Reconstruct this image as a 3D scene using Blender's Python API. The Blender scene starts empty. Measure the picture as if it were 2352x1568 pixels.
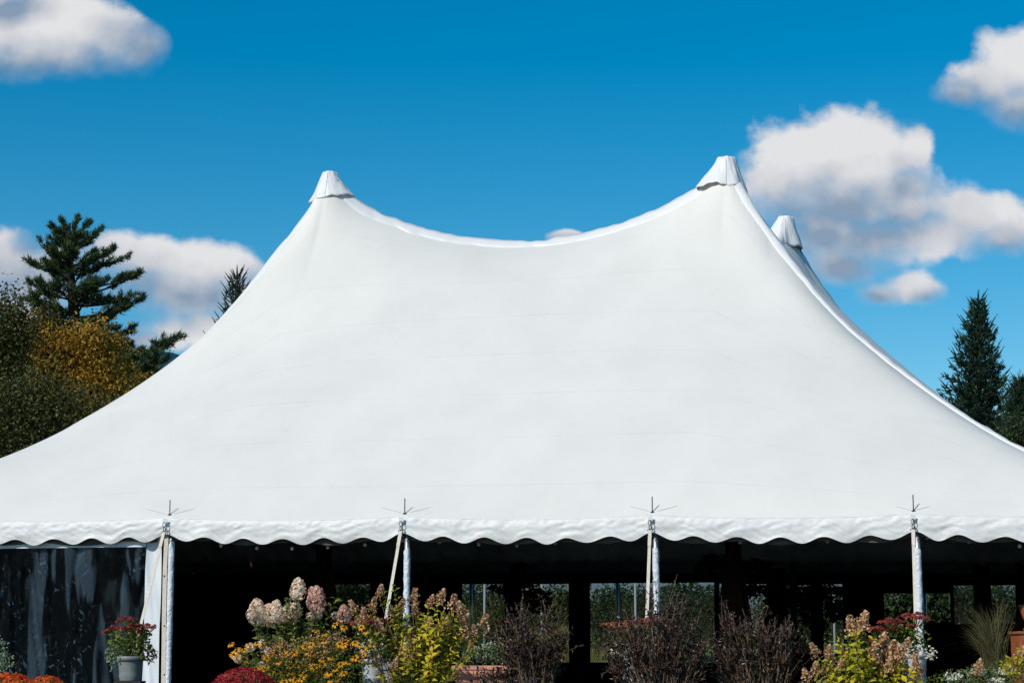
import bpy, math, random
import numpy as np
from mathutils import Vector, Matrix, noise
from mathutils.bvhtree import BVHTree
random.seed(7); rng = np.random.default_rng(7)
S = bpy.context.scene; COL = S.collection
PI = math.pi
# ------------------------------------------------------------------ camera geometry
F = 4560.0; TH = math.atan(716/F); EYE = 1.3
def ray(x, y):
    dx = (x-1176)/F; up = (784-y)/F
    return np.array([dx, math.cos(TH)-math.sin(TH)*up, math.sin(TH)+math.cos(TH)*up])
def at(x, y, Y):
    d = ray(x, y); p = d*(Y/d[1]); p[2] += EYE; return p
A0 = math.radians(12.0); RV = np.array([math.cos(A0), -math.sin(A0)]); NV = np.array([math.sin(A0), math.cos(A0)])
OR = np.array([-4.3055, 24.9])
def T(u, v, z): p = OR+u*RV+v*NV; return np.array([p[0], p[1], z])
def hitv(x, y, v):
    d = ray(x, y); t = (v+OR@NV)/(d[:2]@NV); P = t*d; q = P[:2]-OR
    return np.array([q@RV, q@NV, P[2]+EYE])
def hit_line(x, y, a, b):                      # vertical plane through plan points a, b (u,v)
    a = np.array(a, float); b = np.array(b, float); e = (b-a); L = np.linalg.norm(e); e /= L
    nn = np.array([-e[1], e[0]]); d = ray(x, y)
    du = np.array([d[:2]@RV, d[:2]@NV]); o = -np.array([OR@RV, OR@NV])
    t = ((a-o)@nn)/(du@nn); q = o+t*du
    return (q-a)@e/L, q, EYE+t*d[2]
# ------------------------------------------------------------------ materials
def new_mat(name):
    m = bpy.data.materials.new(name); m.use_nodes = True
    return m, m.node_tree.nodes, m.node_tree.links, m.node_tree.nodes['Principled BSDF']
def mat(name, col, rough=.6, spec=.5, metal=0, nscale=0, namt=.15, bump=0, bscale=40, trans=0, sheen=0):
    m, N, L, B = new_mat(name)
    B.inputs['Base Color'].default_value = (*col, 1); B.inputs['Roughness'].default_value = rough
    B.inputs['Metallic'].default_value = metal; B.inputs['Specular IOR Level'].default_value = spec
    tc = N.new('ShaderNodeTexCoord')
    if nscale:
        n = N.new('ShaderNodeTexNoise'); n.inputs['Scale'].default_value = nscale; n.inputs['Detail'].default_value = 6
        L.new(tc.outputs['Object'], n.inputs['Vector'])
        r = N.new('ShaderNodeMapRange'); r.inputs['From Min'].default_value = .3; r.inputs['From Max'].default_value = .7
        r.inputs['To Min'].default_value = 1-namt; r.inputs['To Max'].default_value = 1+namt
        L.new(n.outputs['Fac'], r.inputs['Value'])
        x = N.new('ShaderNodeMix'); x.data_type = 'RGBA'; x.blend_type = 'MULTIPLY'; x.inputs['Factor'].default_value = 1
        x.inputs['A'].default_value = (*col, 1); L.new(r.outputs['Result'], x.inputs['B'])
        L.new(x.outputs['Result'], B.inputs['Base Color'])
    if bump:
        n2 = N.new('ShaderNodeTexNoise'); n2.inputs['Scale'].default_value = bscale; n2.inputs['Detail'].default_value = 5
        L.new(tc.outputs['Object'], n2.inputs['Vector'])
        b = N.new('ShaderNodeBump'); b.inputs['Strength'].default_value = bump; b.inputs['Distance'].default_value = .02
        L.new(n2.outputs['Fac'], b.inputs['Height']); L.new(b.outputs['Normal'], B.inputs['Normal'])
    return m
def ramp_mat(name, cols, rough=.55, spec=.3, trans=.25):
    """leaf / petal material: every leaf has its own hue, picked by its 'rnd' attribute"""
    m, N, L, B = new_mat(name)
    a = N.new('ShaderNodeAttribute'); a.attribute_name = 'rnd'
    r = N.new('ShaderNodeValToRGB'); e = r.color_ramp.elements
    while len(e) > 1: e.remove(e[-1])
    for i, c in enumerate(cols):
        p = i/max(1, len(cols)-1)
        if i == 0: e[0].position = 0; e[0].color = (*c, 1)
        else: k = e.new(p); k.color = (*c, 1)
    L.new(a.outputs['Fac'], r.inputs['Fac']); L.new(r.outputs['Color'], B.inputs['Base Color'])
    B.inputs['Roughness'].default_value = rough; B.inputs['Specular IOR Level'].default_value = spec
    if trans:
        t = N.new('ShaderNodeBsdfTranslucent'); L.new(r.outputs['Color'], t.inputs['Color'])
        x = N.new('ShaderNodeMixShader'); x.inputs[0].default_value = trans
        L.new(B.outputs[0], x.inputs[1]); L.new(t.outputs[0], x.inputs[2]); L.new(x.outputs[0], N['Material Output'].inputs['Surface'])
    return m
# ------------------------------------------------------------------ mesh building
class MB:
    def __init__(s): s.V = []; s.Q = []; s.Tr = []; s.R = []; s.n = 0; s.qm = []; s.tm = []; s.UV = []
    def add(s, v, quads=None, tris=None, rnd=0.5, mi=0, uv=None):
        v = np.asarray(v, float).reshape(-1, 3); k = len(v)
        s.V.append(v); s.R.append(np.broadcast_to(np.asarray(rnd, float), (k,)).copy())
        s.UV.append(np.zeros((k, 2)) if uv is None else np.asarray(uv, float))
        if quads is not None and len(quads): q = np.asarray(quads, int).reshape(-1, 4)+s.n; s.Q.append(q); s.qm.append(np.full(len(q), mi))
        if tris is not None and len(tris): q = np.asarray(tris, int).reshape(-1, 3)+s.n; s.Tr.append(q); s.tm.append(np.full(len(q), mi))
        s.n += k
    def grid(s, P, mi=0, rnd=.5, closeu=False, uv=None):
        P = np.asarray(P, float); a, b = P.shape[:2]
        I = np.arange(a*b).reshape(a, b)
        if closeu: I = np.concatenate([I, I[:1]], 0)
        q = np.stack([I[:-1, :-1], I[1:, :-1], I[1:, 1:], I[:-1, 1:]], -1).reshape(-1, 4)
        s.add(P.reshape(-1, 3), q, rnd=rnd, mi=mi, uv=None if uv is None else np.asarray(uv).reshape(-1, 2))
    def box(s, c, h, rot=None, mi=0, bev=0, rnd=.5):
        c = np.array(c, float); h = np.array(h, float)
        v = np.array([[x, y, z] for x in (-1, 1) for y in (-1, 1) for z in (-1, 1)], float)*h
        if rot is not None: v = v@np.asarray(rot).T
        s.add(v+c, [(0, 1, 3, 2), (4, 6, 7, 5), (0, 4, 5, 1), (2, 3, 7, 6), (0, 2, 6, 4), (1, 5, 7, 3)], mi=mi, rnd=rnd)
    def tube(s, P, r, n=6, mi=0, rnd=.5, cap=True):
        P = np.asarray(P, float); k = len(P); r = np.broadcast_to(np.asarray(r, float), (k,))
        tg = np.gradient(P, axis=0); tg /= np.linalg.norm(tg, axis=1)[:, None]+1e-9
        ref = np.array([0, 0, 1.]) if abs(tg[0][2]) < .9 else np.array([0, 1., 0])
        a = np.cross(tg, ref); a /= np.linalg.norm(a, axis=1)[:, None]+1e-9; b = np.cross(tg, a)
        an = np.arange(n)*2*PI/n
        R = P[:, None]+r[:, None, None]*(np.cos(an)[None, :, None]*a[:, None]+np.sin(an)[None, :, None]*b[:, None])
        I = np.arange(k*n).reshape(k, n); J = np.roll(I, -1, 1)
        q = np.stack([I[:-1], J[:-1], J[1:], I[1:]], -1).reshape(-1, 4)
        V = R.reshape(-1, 3); tr = None
        if cap and n > 3:
            V = np.vstack([V, P[0], P[-1]]); tr = [(k*n, J[0][i], I[0][i]) for i in range(n)]+[(k*n+1, I[-1][i], J[-1][i]) for i in range(n)]
        s.add(V, q, tr, rnd=rnd, mi=mi)
    def lathe(s, prof, c, n=28, mi=0, rnd=.5):
        an = np.arange(n)*2*PI/n; c = np.array(c, float)
        P = np.array([[[r*math.cos(t), r*math.sin(t), z] for (r, z) in prof] for t in an])+c
        s.grid(P, mi=mi, rnd=rnd, closeu=True)
    def leaves(s, pos, dr, up, ln, wd, rnd, mi=0, fold=.25, bend=.15, mid=.5):
        pos = np.asarray(pos, float); k = len(pos)
        if k == 0: return
        dr = dr/(np.linalg.norm(dr, axis=1)[:, None]+1e-9)
        sd = np.cross(dr, up); sd /= np.linalg.norm(sd, axis=1)[:, None]+1e-9; nn = np.cross(sd, dr)
        ln = np.broadcast_to(ln, (k,))[:, None]; wd = np.broadcast_to(wd, (k,))[:, None]
        m = pos+dr*ln*mid
        V = np.stack([pos, m+sd*wd*.5+nn*wd*fold, pos+dr*ln-nn*ln*bend, m-sd*wd*.5+nn*wd*fold, m], 1).reshape(-1, 3)
        b = np.arange(k)[:, None]*5
        q = np.concatenate([b+np.array([[0, 1, 2, 4]]), b+np.array([[0, 4, 2, 3]])])
        s.add(V, q, rnd=np.repeat(np.broadcast_to(rnd, (k,)), 5), mi=mi)
    def blades(s, pos, dr, ln, wd, rnd, mi=0):
        """thin needle triangles"""
        pos = np.asarray(pos, float); k = len(pos)
        dr = dr/(np.linalg.norm(dr, axis=1)[:, None]+1e-9)
        sd = np.cross(dr, rng.normal(size=(k, 3))); sd /= np.linalg.norm(sd, axis=1)[:, None]+1e-9
        ln = np.broadcast_to(ln, (k,))[:, None]; wd = np.broadcast_to(wd, (k,))[:, None]
        V = np.stack([pos-sd*wd*.5, pos+sd*wd*.5, pos+dr*ln], 1).reshape(-1, 3)
        s.add(V, None, np.arange(3*k).reshape(k, 3), rnd=np.repeat(np.broadcast_to(rnd, (k,)), 3), mi=mi)
    def spindles(s, pos, dr, ln, wd, rnd, mi=0):
        """little 3-sided shoots, widest near the base"""
        pos = np.asarray(pos, float); k = len(pos)
        dr = dr/(np.linalg.norm(dr, axis=1)[:, None]+1e-9)
        a = np.cross(dr, rng.normal(size=(k, 3))); a /= np.linalg.norm(a, axis=1)[:, None]+1e-9; b = np.cross(dr, a)
        ln = np.broadcast_to(ln, (k,))[:, None]; wd = np.broadcast_to(wd, (k,))[:, None]
        m = pos+dr*ln*.35
        V = [pos]+[m+wd*.5*(math.cos(t)*a+math.sin(t)*b) for t in (0, 2*PI/3, 4*PI/3)]+[pos+dr*ln]
        V = np.stack(V, 1).reshape(-1, 3); o = np.arange(k)[:, None]*5
        t = np.concatenate([o+np.array([x]) for x in ([0, 2, 1], [0, 3, 2], [0, 1, 3], [4, 1, 2], [4, 2, 3], [4, 3, 1])])
        s.add(V, None, t, rnd=np.repeat(np.broadcast_to(rnd, (k,)), 5), mi=mi)
    def mesh(s, name, mats, loc=(0, 0, 0), smooth=False):
        V = np.concatenate(s.V)-np.array(loc)[None]; R = np.concatenate(s.R)
        Q = np.concatenate(s.Q) if s.Q else np.zeros((0, 4), int); t = np.concatenate(s.Tr) if s.Tr else np.zeros((0, 3), int)
        me = bpy.data.meshes.new(name); me.vertices.add(len(V)); me.vertices.foreach_set('co', V.ravel())
        li = np.concatenate([Q.ravel(), t.ravel()]); me.loops.add(len(li)); me.loops.foreach_set('vertex_index', li)
        me.polygons.add(len(Q)+len(t))
        me.polygons.foreach_set('loop_start', np.concatenate([np.arange(len(Q))*4, len(Q)*4+np.arange(len(t))*3]))
        me.polygons.foreach_set('loop_total', np.concatenate([np.full(len(Q), 4), np.full(len(t), 3)]))
        mi = np.concatenate([np.concatenate(s.qm) if s.qm else [], np.concatenate(s.tm) if s.tm else []]).astype(int)
        me.polygons.foreach_set('material_index', mi)
        me.polygons.foreach_set('use_smooth', np.full(len(mi), smooth))
        at_ = me.attributes.new('rnd', 'FLOAT', 'POINT'); at_.data.foreach_set('value', R)
        UV = np.concatenate(s.UV)
        if UV.any():
            ul = me.uv_layers.new(name='UVMap'); ul.data.foreach_set('uv', UV[li].ravel())
        for m in (mats if isinstance(mats, (list, tuple)) else [mats]): me.materials.append(m)
        me.update(calc_edges=True); me.validate(); return me
    def build(s, name, mats, parent=None, smooth=False):
        root = parent
        while root is not None and root.parent: root = root.parent
        loc = tuple(root.location) if root else (0, 0, 0)
        o = bpy.data.objects.new(name, s.mesh(name, mats, loc, smooth)); COL.objects.link(o)
        if parent: o.parent = parent
        return o
def thing(name, label, cat, loc, group=None):
    o = bpy.data.objects.new(name, None); COL.objects.link(o); o.location = tuple(float(a) for a in loc)
    o.empty_display_size = .1; return tag(o, label, cat, group)
def tag(o, label, cat, group=None):
    o['label'] = label; o['category'] = cat
    if group: o['group'] = group
    return o
def struct(o, kind='structure', label=None):
    o['kind'] = kind
    if label: o['label'] = label
    return o
def place(name, me, root, p, s=1, rz=None, tilt=None):
    o = bpy.data.objects.new(name, me); COL.objects.link(o); o.parent = root
    o.location = Vector(p)-root.location; o.scale = (s, s, s)
    if rz is None: rz = random.uniform(0, 6.28)
    t = tilt or (random.uniform(-.2, .2), random.uniform(-.2, .2)); o.rotation_euler = (t[0], t[1], rz); return o
def nz(x, y=0, z=0): return noise.noise(Vector((x, y, z)))
def rdir(k, up=0.0):
    d = rng.normal(size=(k, 3)); d[:, 2] += up; return d/np.linalg.norm(d, axis=1)[:, None]
def blobs(bl, Y, n, shell=.5, dr=.8):
    """n points in ellipsoids traced as (px,py,rx,ry[,dY]) at distance Y -> points, outward directions"""
    w = np.array([b[2]*b[3] for b in bl], float); w /= w.sum(); P = []; D = []
    for b, k in zip(bl, rng.multinomial(n, w)):
        y = Y+(b[4] if len(b) > 4 else 0); c = at(b[0], b[1], y); s = y/F
        d = rdir(k); r = (rng.random(k)**(1/3)); r = r*(1-shell)+shell*rng.uniform(.75, 1.0, k)
        P.append(c+d*r[:, None]*np.array([b[2]*s, min(b[2], b[3]*1.3)*s*dr, b[3]*s])); D.append(d)
    return np.concatenate(P), np.concatenate(D)
# ------------------------------------------------------------------ shared materials
M = {}
M['fabric'] = None
def canopy_mat():
    m, N, L, B = new_mat('white_vinyl_canopy')
    uv = N.new('ShaderNodeUVMap'); uv.uv_map = 'UVMap'; sp = N.new('ShaderNodeSeparateXYZ'); L.new(uv.outputs[0], sp.inputs[0])
    mu = N.new('ShaderNodeMath'); mu.operation = 'MULTIPLY'; mu.inputs[1].default_value = 7.3; L.new(sp.outputs['Y'], mu.inputs[0])
    fr = N.new('ShaderNodeMath'); fr.operation = 'FRACT'; L.new(mu.outputs[0], fr.inputs[0])
    lt = N.new('ShaderNodeMath'); lt.operation = 'LESS_THAN'; lt.inputs[1].default_value = .026; L.new(fr.outputs[0], lt.inputs[0])
    tc = N.new('ShaderNodeTexCoord')
    mp = N.new('ShaderNodeMapping'); mp.inputs['Scale'].default_value = (.5, .5, .12); L.new(tc.outputs['Object'], mp.inputs[0])
    n = N.new('ShaderNodeTexNoise'); n.inputs['Scale'].default_value = 2.2; n.inputs['Detail'].default_value = 7; L.new(mp.outputs[0], n.inputs['Vector'])
    n3 = N.new('ShaderNodeTexNoise'); n3.inputs['Scale'].default_value = 14; n3.inputs['Detail'].default_value = 5; L.new(mp.outputs[0], n3.inputs['Vector'])
    r = N.new('ShaderNodeMapRange'); r.inputs['From Min'].default_value = .35; r.inputs['From Max'].default_value = .7; r.inputs['To Min'].default_value = .745; r.inputs['To Max'].default_value = .695
    L.new(n.outputs['Fac'], r.inputs['Value'])
    r3 = N.new('ShaderNodeMapRange'); r3.inputs['From Min'].default_value = .55; r3.inputs['From Max'].default_value = .8; r3.inputs['To Min'].default_value = 0; r3.inputs['To Max'].default_value = .025
    L.new(n3.outputs['Fac'], r3.inputs['Value'])
    nb = N.new('ShaderNodeTexNoise'); nb.inputs['Scale'].default_value = 1.2; L.new(tc.outputs['Object'], nb.inputs['Vector'])
    rb = N.new('ShaderNodeMapRange'); rb.inputs['From Min'].default_value = .3; rb.inputs['From Max'].default_value = .75; rb.inputs['To Min'].default_value = .004; rb.inputs['To Max'].default_value = .06
    L.new(nb.outputs['Fac'], rb.inputs['Value'])
    ml = N.new('ShaderNodeMath'); ml.operation = 'MULTIPLY'; L.new(lt.outputs[0], ml.inputs[0]); L.new(rb.outputs[0], ml.inputs[1])
    s1 = N.new('ShaderNodeMath'); s1.operation = 'SUBTRACT'; L.new(r.outputs[0], s1.inputs[0]); L.new(ml.outputs[0], s1.inputs[1])
    s2 = N.new('ShaderNodeMath'); s2.operation = 'SUBTRACT'; L.new(s1.outputs[0], s2.inputs[0]); L.new(r3.outputs[0], s2.inputs[1])
    cc = N.new('ShaderNodeCombineColor'); w1 = N.new('ShaderNodeMath'); w1.operation = 'MULTIPLY'; w1.inputs[1].default_value = 1.045; L.new(s2.outputs[0], w1.inputs[0]); w3 = N.new('ShaderNodeMath'); w3.operation = 'MULTIPLY'; w3.inputs[1].default_value = .915; L.new(s2.outputs[0], w3.inputs[0])
    L.new(w1.outputs[0], cc.inputs[0]); L.new(s2.outputs[0], cc.inputs[1]); L.new(w3.outputs[0], cc.inputs[2]); L.new(cc.outputs[0], B.inputs['Base Color'])
    B.inputs['Roughness'].default_value = .55; B.inputs['Specular IOR Level'].default_value = .25
    bp = N.new('ShaderNodeBump'); bp.inputs['Strength'].default_value = .12; bp.inputs['Distance'].default_value = .05
    ad = N.new('ShaderNodeMath'); ad.operation = 'MULTIPLY_ADD'; ad.inputs[1].default_value = -.12
    L.new(lt.outputs[0], ad.inputs[0]); L.new(n.outputs['Fac'], ad.inputs[2])
    L.new(ad.outputs[0], bp.inputs['Height']); L.new(bp.outputs[0], B.inputs['Normal'])
    return m
M['canopy'] = canopy_mat()
M['vinyl'] = mat('white_glossy_vinyl', (.75, .738, .71), .5, .35, bump=.3, bscale=16, nscale=3, namt=.02)
M['capv'] = mat('white_cap_vinyl', (.78, .765, .74), .4, .4, bump=.3, bscale=9)
M['sleeve'] = mat('white_wrinkled_sleeve', (.72, .76, .8), .35, .5, bump=.9, bscale=28)
M['alu'] = mat('bare_aluminium_pole', (.38, .42, .45), .38, .5, metal=.6, nscale=8)
M['steel'] = mat('dull_galvanised_steel', (.12, .12, .12), .4, .5, metal=.8)
M['pin'] = mat('dark_steel_pin', (.02, .02, .025), .5)
M['strap'] = mat('beige_webbing', (.68, .61, .51), .8, .2, nscale=30, namt=.1, bump=.3, bscale=120)
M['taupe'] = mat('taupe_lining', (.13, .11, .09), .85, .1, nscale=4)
M['liner'] = mat('dark_green_grey_liner', (.42, .50, .49), .9, .1, nscale=1.5, namt=.3)
M['black'] = mat('interior_shade_black', (.004, .004, .004), .95, .05)  # near-black colour stands in for the deep shade inside the tent
M['ropeg'] = mat('grey_stitching', (.45, .45, .45), .9, .1)
M['bark'] = mat('dark_bark', (.035, .028, .022), .9, .1, nscale=10, namt=.4, bump=.6)
# ------------------------------------------------------------------ marquee tent
tent = thing('marquee_tent', 'big white pole tent with pointed peaks and scalloped valance', 'tent', T(3.2, 6, 0))
BAY = 3.05; UL = -2*BAY; UR = 4*BAY; VB = 16.6
P1 = hitv(757, 395, 6.1); P2 = hitv(1668, 362, 6.1); P3 = hitv(1803, 498, 10.5)
P4 = np.array([P1[0]+.5, 10.5, P1[2]-.25])
def zeave(u): return 2.985-.0094*u-.045*abs(math.sin(PI*u/BAY))**.8
def trace(pts, a, b, za, zb, drop=.05):
    """outline -> heights in the vertical plane a-b, as a function of the fraction along it"""
    q = [(0, za)]+[(lambda h: (h[0], h[2]-drop))(hit_line(x, y, a, b)) for x, y in pts]+[(1, zb)]
    q = [k for k in q if 0 <= k[0] <= 1]; q.sort(); return np.array(q)
hipL = trace([(712, 478), (670, 530), (600, 617), (510, 728), (430, 808), (350, 878), (260, 938), (180, 984), (90, 1036), (0, 1080)], P1[:2], (UL, 0), P1[2]-.1, zeave(UL))
hipR = trace([(1716, 441), (1745, 490), (1800, 566), (1850, 633), (1900, 694), (1950, 744), (2000, 789), (2080, 851), (2150, 904), (2250, 970), (2352, 1030)], P2[:2], (UR, 0), P2[2]-.1, zeave(UR))
rdg = trace([(815, 456), (860, 483), (930, 512), (1000, 532), (1070, 545), (1140, 552), (1200, 554), (1270, 550), (1340, 537), (1420, 515), (1500, 486), (1560, 456), (1603, 432)], P1[:2], P2[:2], P1[2]-.1, P2[2]-.1)
hipB = trace([(1838, 575), (1862, 612), (1885, 650), (1925, 705), (1975, 765), (2080, 870), (2200, 975)], P3[:2], (UR, VB), P3[2]-.1, 2.9)
print('HIPL', hipL[:3], hipL[-3:], 'RDG', rdg[:3], P1, P2, P3); print('HIPR', hipR[-4:], 'hipB', hipB)
def smooth_interp(q, t):
    t = np.asarray(t, float); z = np.interp(t, q[:, 0], q[:, 1])
    k = .02; zs = (np.interp(np.clip(t-k, 0, 1), q[:, 0], q[:, 1])+np.interp(np.clip(t+k, 0, 1), q[:, 0], q[:, 1])+z)/3
    e = np.clip(np.minimum(t, 1-t)/.06, 0, 1); return z*(1-e)+zs*e
def solve(z, fix, wx, wy, it=2500):
    for _ in range(it):
        n = z.copy()
        n[1:-1, 1:-1] = (wx[1:-1, 1:-1]*(z[2:, 1:-1]+z[:-2, 1:-1])+wy[1:-1, 1:-1]*(z[1:-1, 2:]+z[1:-1, :-2]))/(2*(wx+wy))[1:-1, 1:-1]
        z = np.where(fix, z, n)
    return z
def fem(XY, Z, fix):
    """soap-film heights on the plan grid XY (n,m,2): cotangent weights, conjugate gradients"""
    n, m = Z.shape; I = np.arange(n*m).reshape(n, m); X = XY.reshape(-1, 2); a, b, c, d = I[:-1, :-1].ravel(), I[1:, :-1].ravel(), I[1:, 1:].ravel(), I[:-1, 1:].ravel()
    t = np.concatenate([np.stack([a, b, c], 1), np.stack([a, c, d], 1), np.stack([a, b, d], 1), np.stack([b, c, d], 1)]); ei = []; ej = []; ew = []
    for k in range(3):
        i, j, o = t[:, k], t[:, (k+1) % 3], t[:, (k+2) % 3]; u = X[i]-X[o]; v = X[j]-X[o]; cr = np.abs(u[:, 0]*v[:, 1]-u[:, 1]*v[:, 0])
        ei.append(i); ej.append(j); ew.append(np.clip((u*v).sum(1)/np.maximum(cr, 1e-6), 1e-3, 200)*.25)
    ei, ej, ew = map(np.concatenate, (ei, ej, ew)); N_ = n*m; fr = ~fix.ravel()
    def A(z): g = ew*(z[ei]-z[ej]); return np.bincount(ei, g, N_)-np.bincount(ej, g, N_)
    D = np.bincount(ei, ew, N_)+np.bincount(ej, ew, N_); z = Z.ravel().copy(); r = -A(z)*fr; y = r/D; p = y.copy(); rz = r@y
    for _ in range(900):
        Ap = A(p)*fr; al = rz/max(p@Ap, 1e-30); z += al*p; r -= al*Ap; y = r/D; rn = r@y
        if rn < 1e-12: break
        p = y+(rn/rz)*p; rz = rn
    return z.reshape(n, m)
RING = .30
def side_panel(a, b, A, B_, qa, qr, qb, zeav, n=210, m=64, ring=False, sag=.85):
    """panel between eave a-b (plan) and hip a-A, ridge A-B_, hip B_-b. returns world grid"""
    a, b, A, B_ = [np.array(k, float) for k in (a, b, A, B_)]
    e = (b-a)/np.linalg.norm(b-a); W = np.linalg.norm(b-a); sa = (A-a)@e; sb = (B_-a)@e
    sv = np.linspace(0, W, n); sv = np.unique(np.round(np.concatenate([sv, sa+np.linspace(-.7, .7, 29), sb+np.linspace(-.7, .7, 29)]), 4)); n = len(sv)
    G = np.zeros((n, m, 2)); Z = np.zeros((n, m)); vt = np.zeros(n)
    for i, s in enumerate(sv):
        eav = a+e*s
        if s <= sa: f = s/sa; top = a+(A-a)*f; zt = smooth_interp(qa, 1-f)
        elif s >= sb: f = (s-sb)/(W-sb); top = B_+(b-B_)*f; zt = smooth_interp(qb, f)
        else: f = (s-sa)/(sb-sa); top = A+(B_-A)*f; zt = smooth_interp(qr, f)
        ze = zeav(s); tt = np.linspace(0, 1, m)
        G[i] = eav+(top-eav)*tt[:, None]; Z[i] = ze+(zt-ze)*tt; vt[i] = np.linalg.norm(top-eav)
    du = np.gradient(sv)[:, None]*np.ones((1, m)); dv = (np.maximum(vt, .25)/(m-1))[:, None]*np.ones((1, m))
    fix = np.zeros_like(Z, bool); fix[0] = fix[-1] = True; fix[:, 0] = fix[:, -1] = True
    for pk, zp in (() if not ring else ((A, qr[0][1]), (B_, qr[-1][1]))):     # stiff rings that hold the fabric open at the peaks
        ds = np.linalg.norm(G-pk, axis=-1); k_ = (ds < RING)&(~fix); Z = np.where(k_, zp+.06-np.maximum(0, ds-.13)*2.25, Z); fix |= k_
    Z = fem(G, Z, fix)
    if not ring: tm = np.linspace(0, 1, m)[None]; sm = np.linspace(0, 1, n)[:, None]; Z -= sag*4*tm*(1-tm)*np.sin(PI*sm)
    else:      # the tensioned fabric spreads the fold below each peak over a broad width
        Sg = .95; K = np.exp(-.5*((sv[:, None]-sv[None])/Sg)**2)*np.gradient(sv)[None]; tt = np.linspace(0, 1, m); vg = np.linspace(0, vt.max(), 70)
        for _ in range(3):
            Zg = np.array([np.interp(vg, tt*max(vt[i], 1e-3), Z[i]) for i in range(n)]); ins = (vg[None] <= vt[:, None]).astype(float)
            Sm = (K@(Zg*ins))/np.maximum(K@ins, 1e-6); w_ = np.clip(np.minimum(vg[None]/.8, (vt[:, None]-vg[None])/2.2), 0, 1); w_ = w_*w_*(3-2*w_)*ins
            Zg = Zg+(Sm-Zg)*w_; k_ = w_ > 0
            for i in range(n):
                if vt[i] > .3: d = np.interp(tt*vt[i], vg, (Sm[i]-np.interp(vg, tt*vt[i], Z[i]))*w_[i]); Z[i, 1:-1] += d[1:-1]
    P = np.zeros((n, m, 3)); P[..., :2] = OR+G[..., :1]*RV+G[..., 1:]*NV; P[..., 2] = Z
    uv = np.stack([np.broadcast_to(sv[:, None]/3, (n, m)), np.broadcast_to(np.linspace(0, 1, m)[None]+.05, (n, m))], -1)
    return P, uv, sv
CL, CR, BL, BR = (UL, 0), (UR, 0), (UL, VB), (UR, VB)
flatq = lambda za, zb, sag: np.array([[t, za+(zb-za)*t-sag*4*t*(1-t)] for t in np.linspace(0, 1, 15)])
hipq = lambda za, zb: np.array([[t, zb+(za-zb)*(1-t)**1.55] for t in np.linspace(0, 1, 21)])
hipBL = hipq(P4[2]-.1, 3.0); endL = flatq(P4[2]-.1, P1[2]-.1, .9); endR = flatq(P2[2]-.1, P3[2]-.1, .95); rdgB = flatq(P3[2]-.1, P4[2]-.1, 1.3)
front, fuv, fsv = side_panel(CL, CR, P1[:2], P2[:2], hipL, rdg, hipR, lambda s: zeave(UL+s), ring=True)
ze2 = lambda s: 2.93-.045*abs(math.sin(PI*s/2.77))
panR, ruv, _ = side_panel(CR, BR, P2[:2], P3[:2], hipR, endR, hipB, ze2, 110, 36)
panB, buv, _ = side_panel(BR, BL, P3[:2], P4[:2], hipB, rdgB, hipBL, lambda s: 2.95, 110, 30)
panL, luv, _ = side_panel(BL, CL, P4[:2], P1[:2], hipBL, endL, hipL, ze2, 110, 36)
for P, uv in ((front, fuv), (panR, ruv), (panB, buv), (panL, luv)):
    b = MB(); b.grid(P, uv=uv); b.build('canopy_panel', M['canopy'], tent, True)
# the top quad between the four peaks
n = 30; Z = np.zeros((n, n)); G = np.zeros((n, n, 2)); t = np.linspace(0, 1, n)
for i in range(n):
    for j in range(n):
        G[i, j] = (P1[:2]*(1-t[i])+P2[:2]*t[i])*(1-t[j])+(P4[:2]*(1-t[i])+P3[:2]*t[i])*t[j]
Z[:, 0] = smooth_interp(rdg, t); Z[:, -1] = smooth_interp(rdgB, 1-t); Z[0] = smooth_interp(endL, 1-t); Z[-1] = smooth_interp(endR, t)
Z[1:-1, 1:-1] = 7; fix = np.zeros_like(Z, bool); fix[0] = fix[-1] = True; fix[:, 0] = fix[:, -1] = True
Z = solve(Z, fix, np.ones_like(Z), np.ones_like(Z)*2, 1500)
P = np.zeros((n, n, 3)); P[..., :2] = OR+G[..., :1]*RV+G[..., 1:]*NV; P[..., 2] = Z-.02
b = MB(); b.grid(P, uv=np.stack(np.meshgrid(t, t, indexing='ij'), -1)); b.build('canopy_panel', M['canopy'], tent, True)
def bvh_of(*Gs):
    V = []; Fc = []
    for P in Gs:
        o = len(V); V += [tuple(p) for p in P.reshape(-1, 3)]; I = np.arange(P.shape[0]*P.shape[1]).reshape(P.shape[:2])+o
        Fc += [tuple(int(x) for x in q) for q in np.stack([I[:-1, :-1], I[1:, :-1], I[1:, 1:], I[:-1, 1:]], -1).reshape(-1, 4)]
    return BVHTree.FromPolygons(V, Fc)
ROOF = bvh_of(front, panR, panB, panL, P)
def zs_(x, y, dflt):
    h = ROOF.ray_cast(Vector((x, y, 20)), Vector((0, 0, -1))); return dflt if h[0] is None else h[0].z
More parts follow.
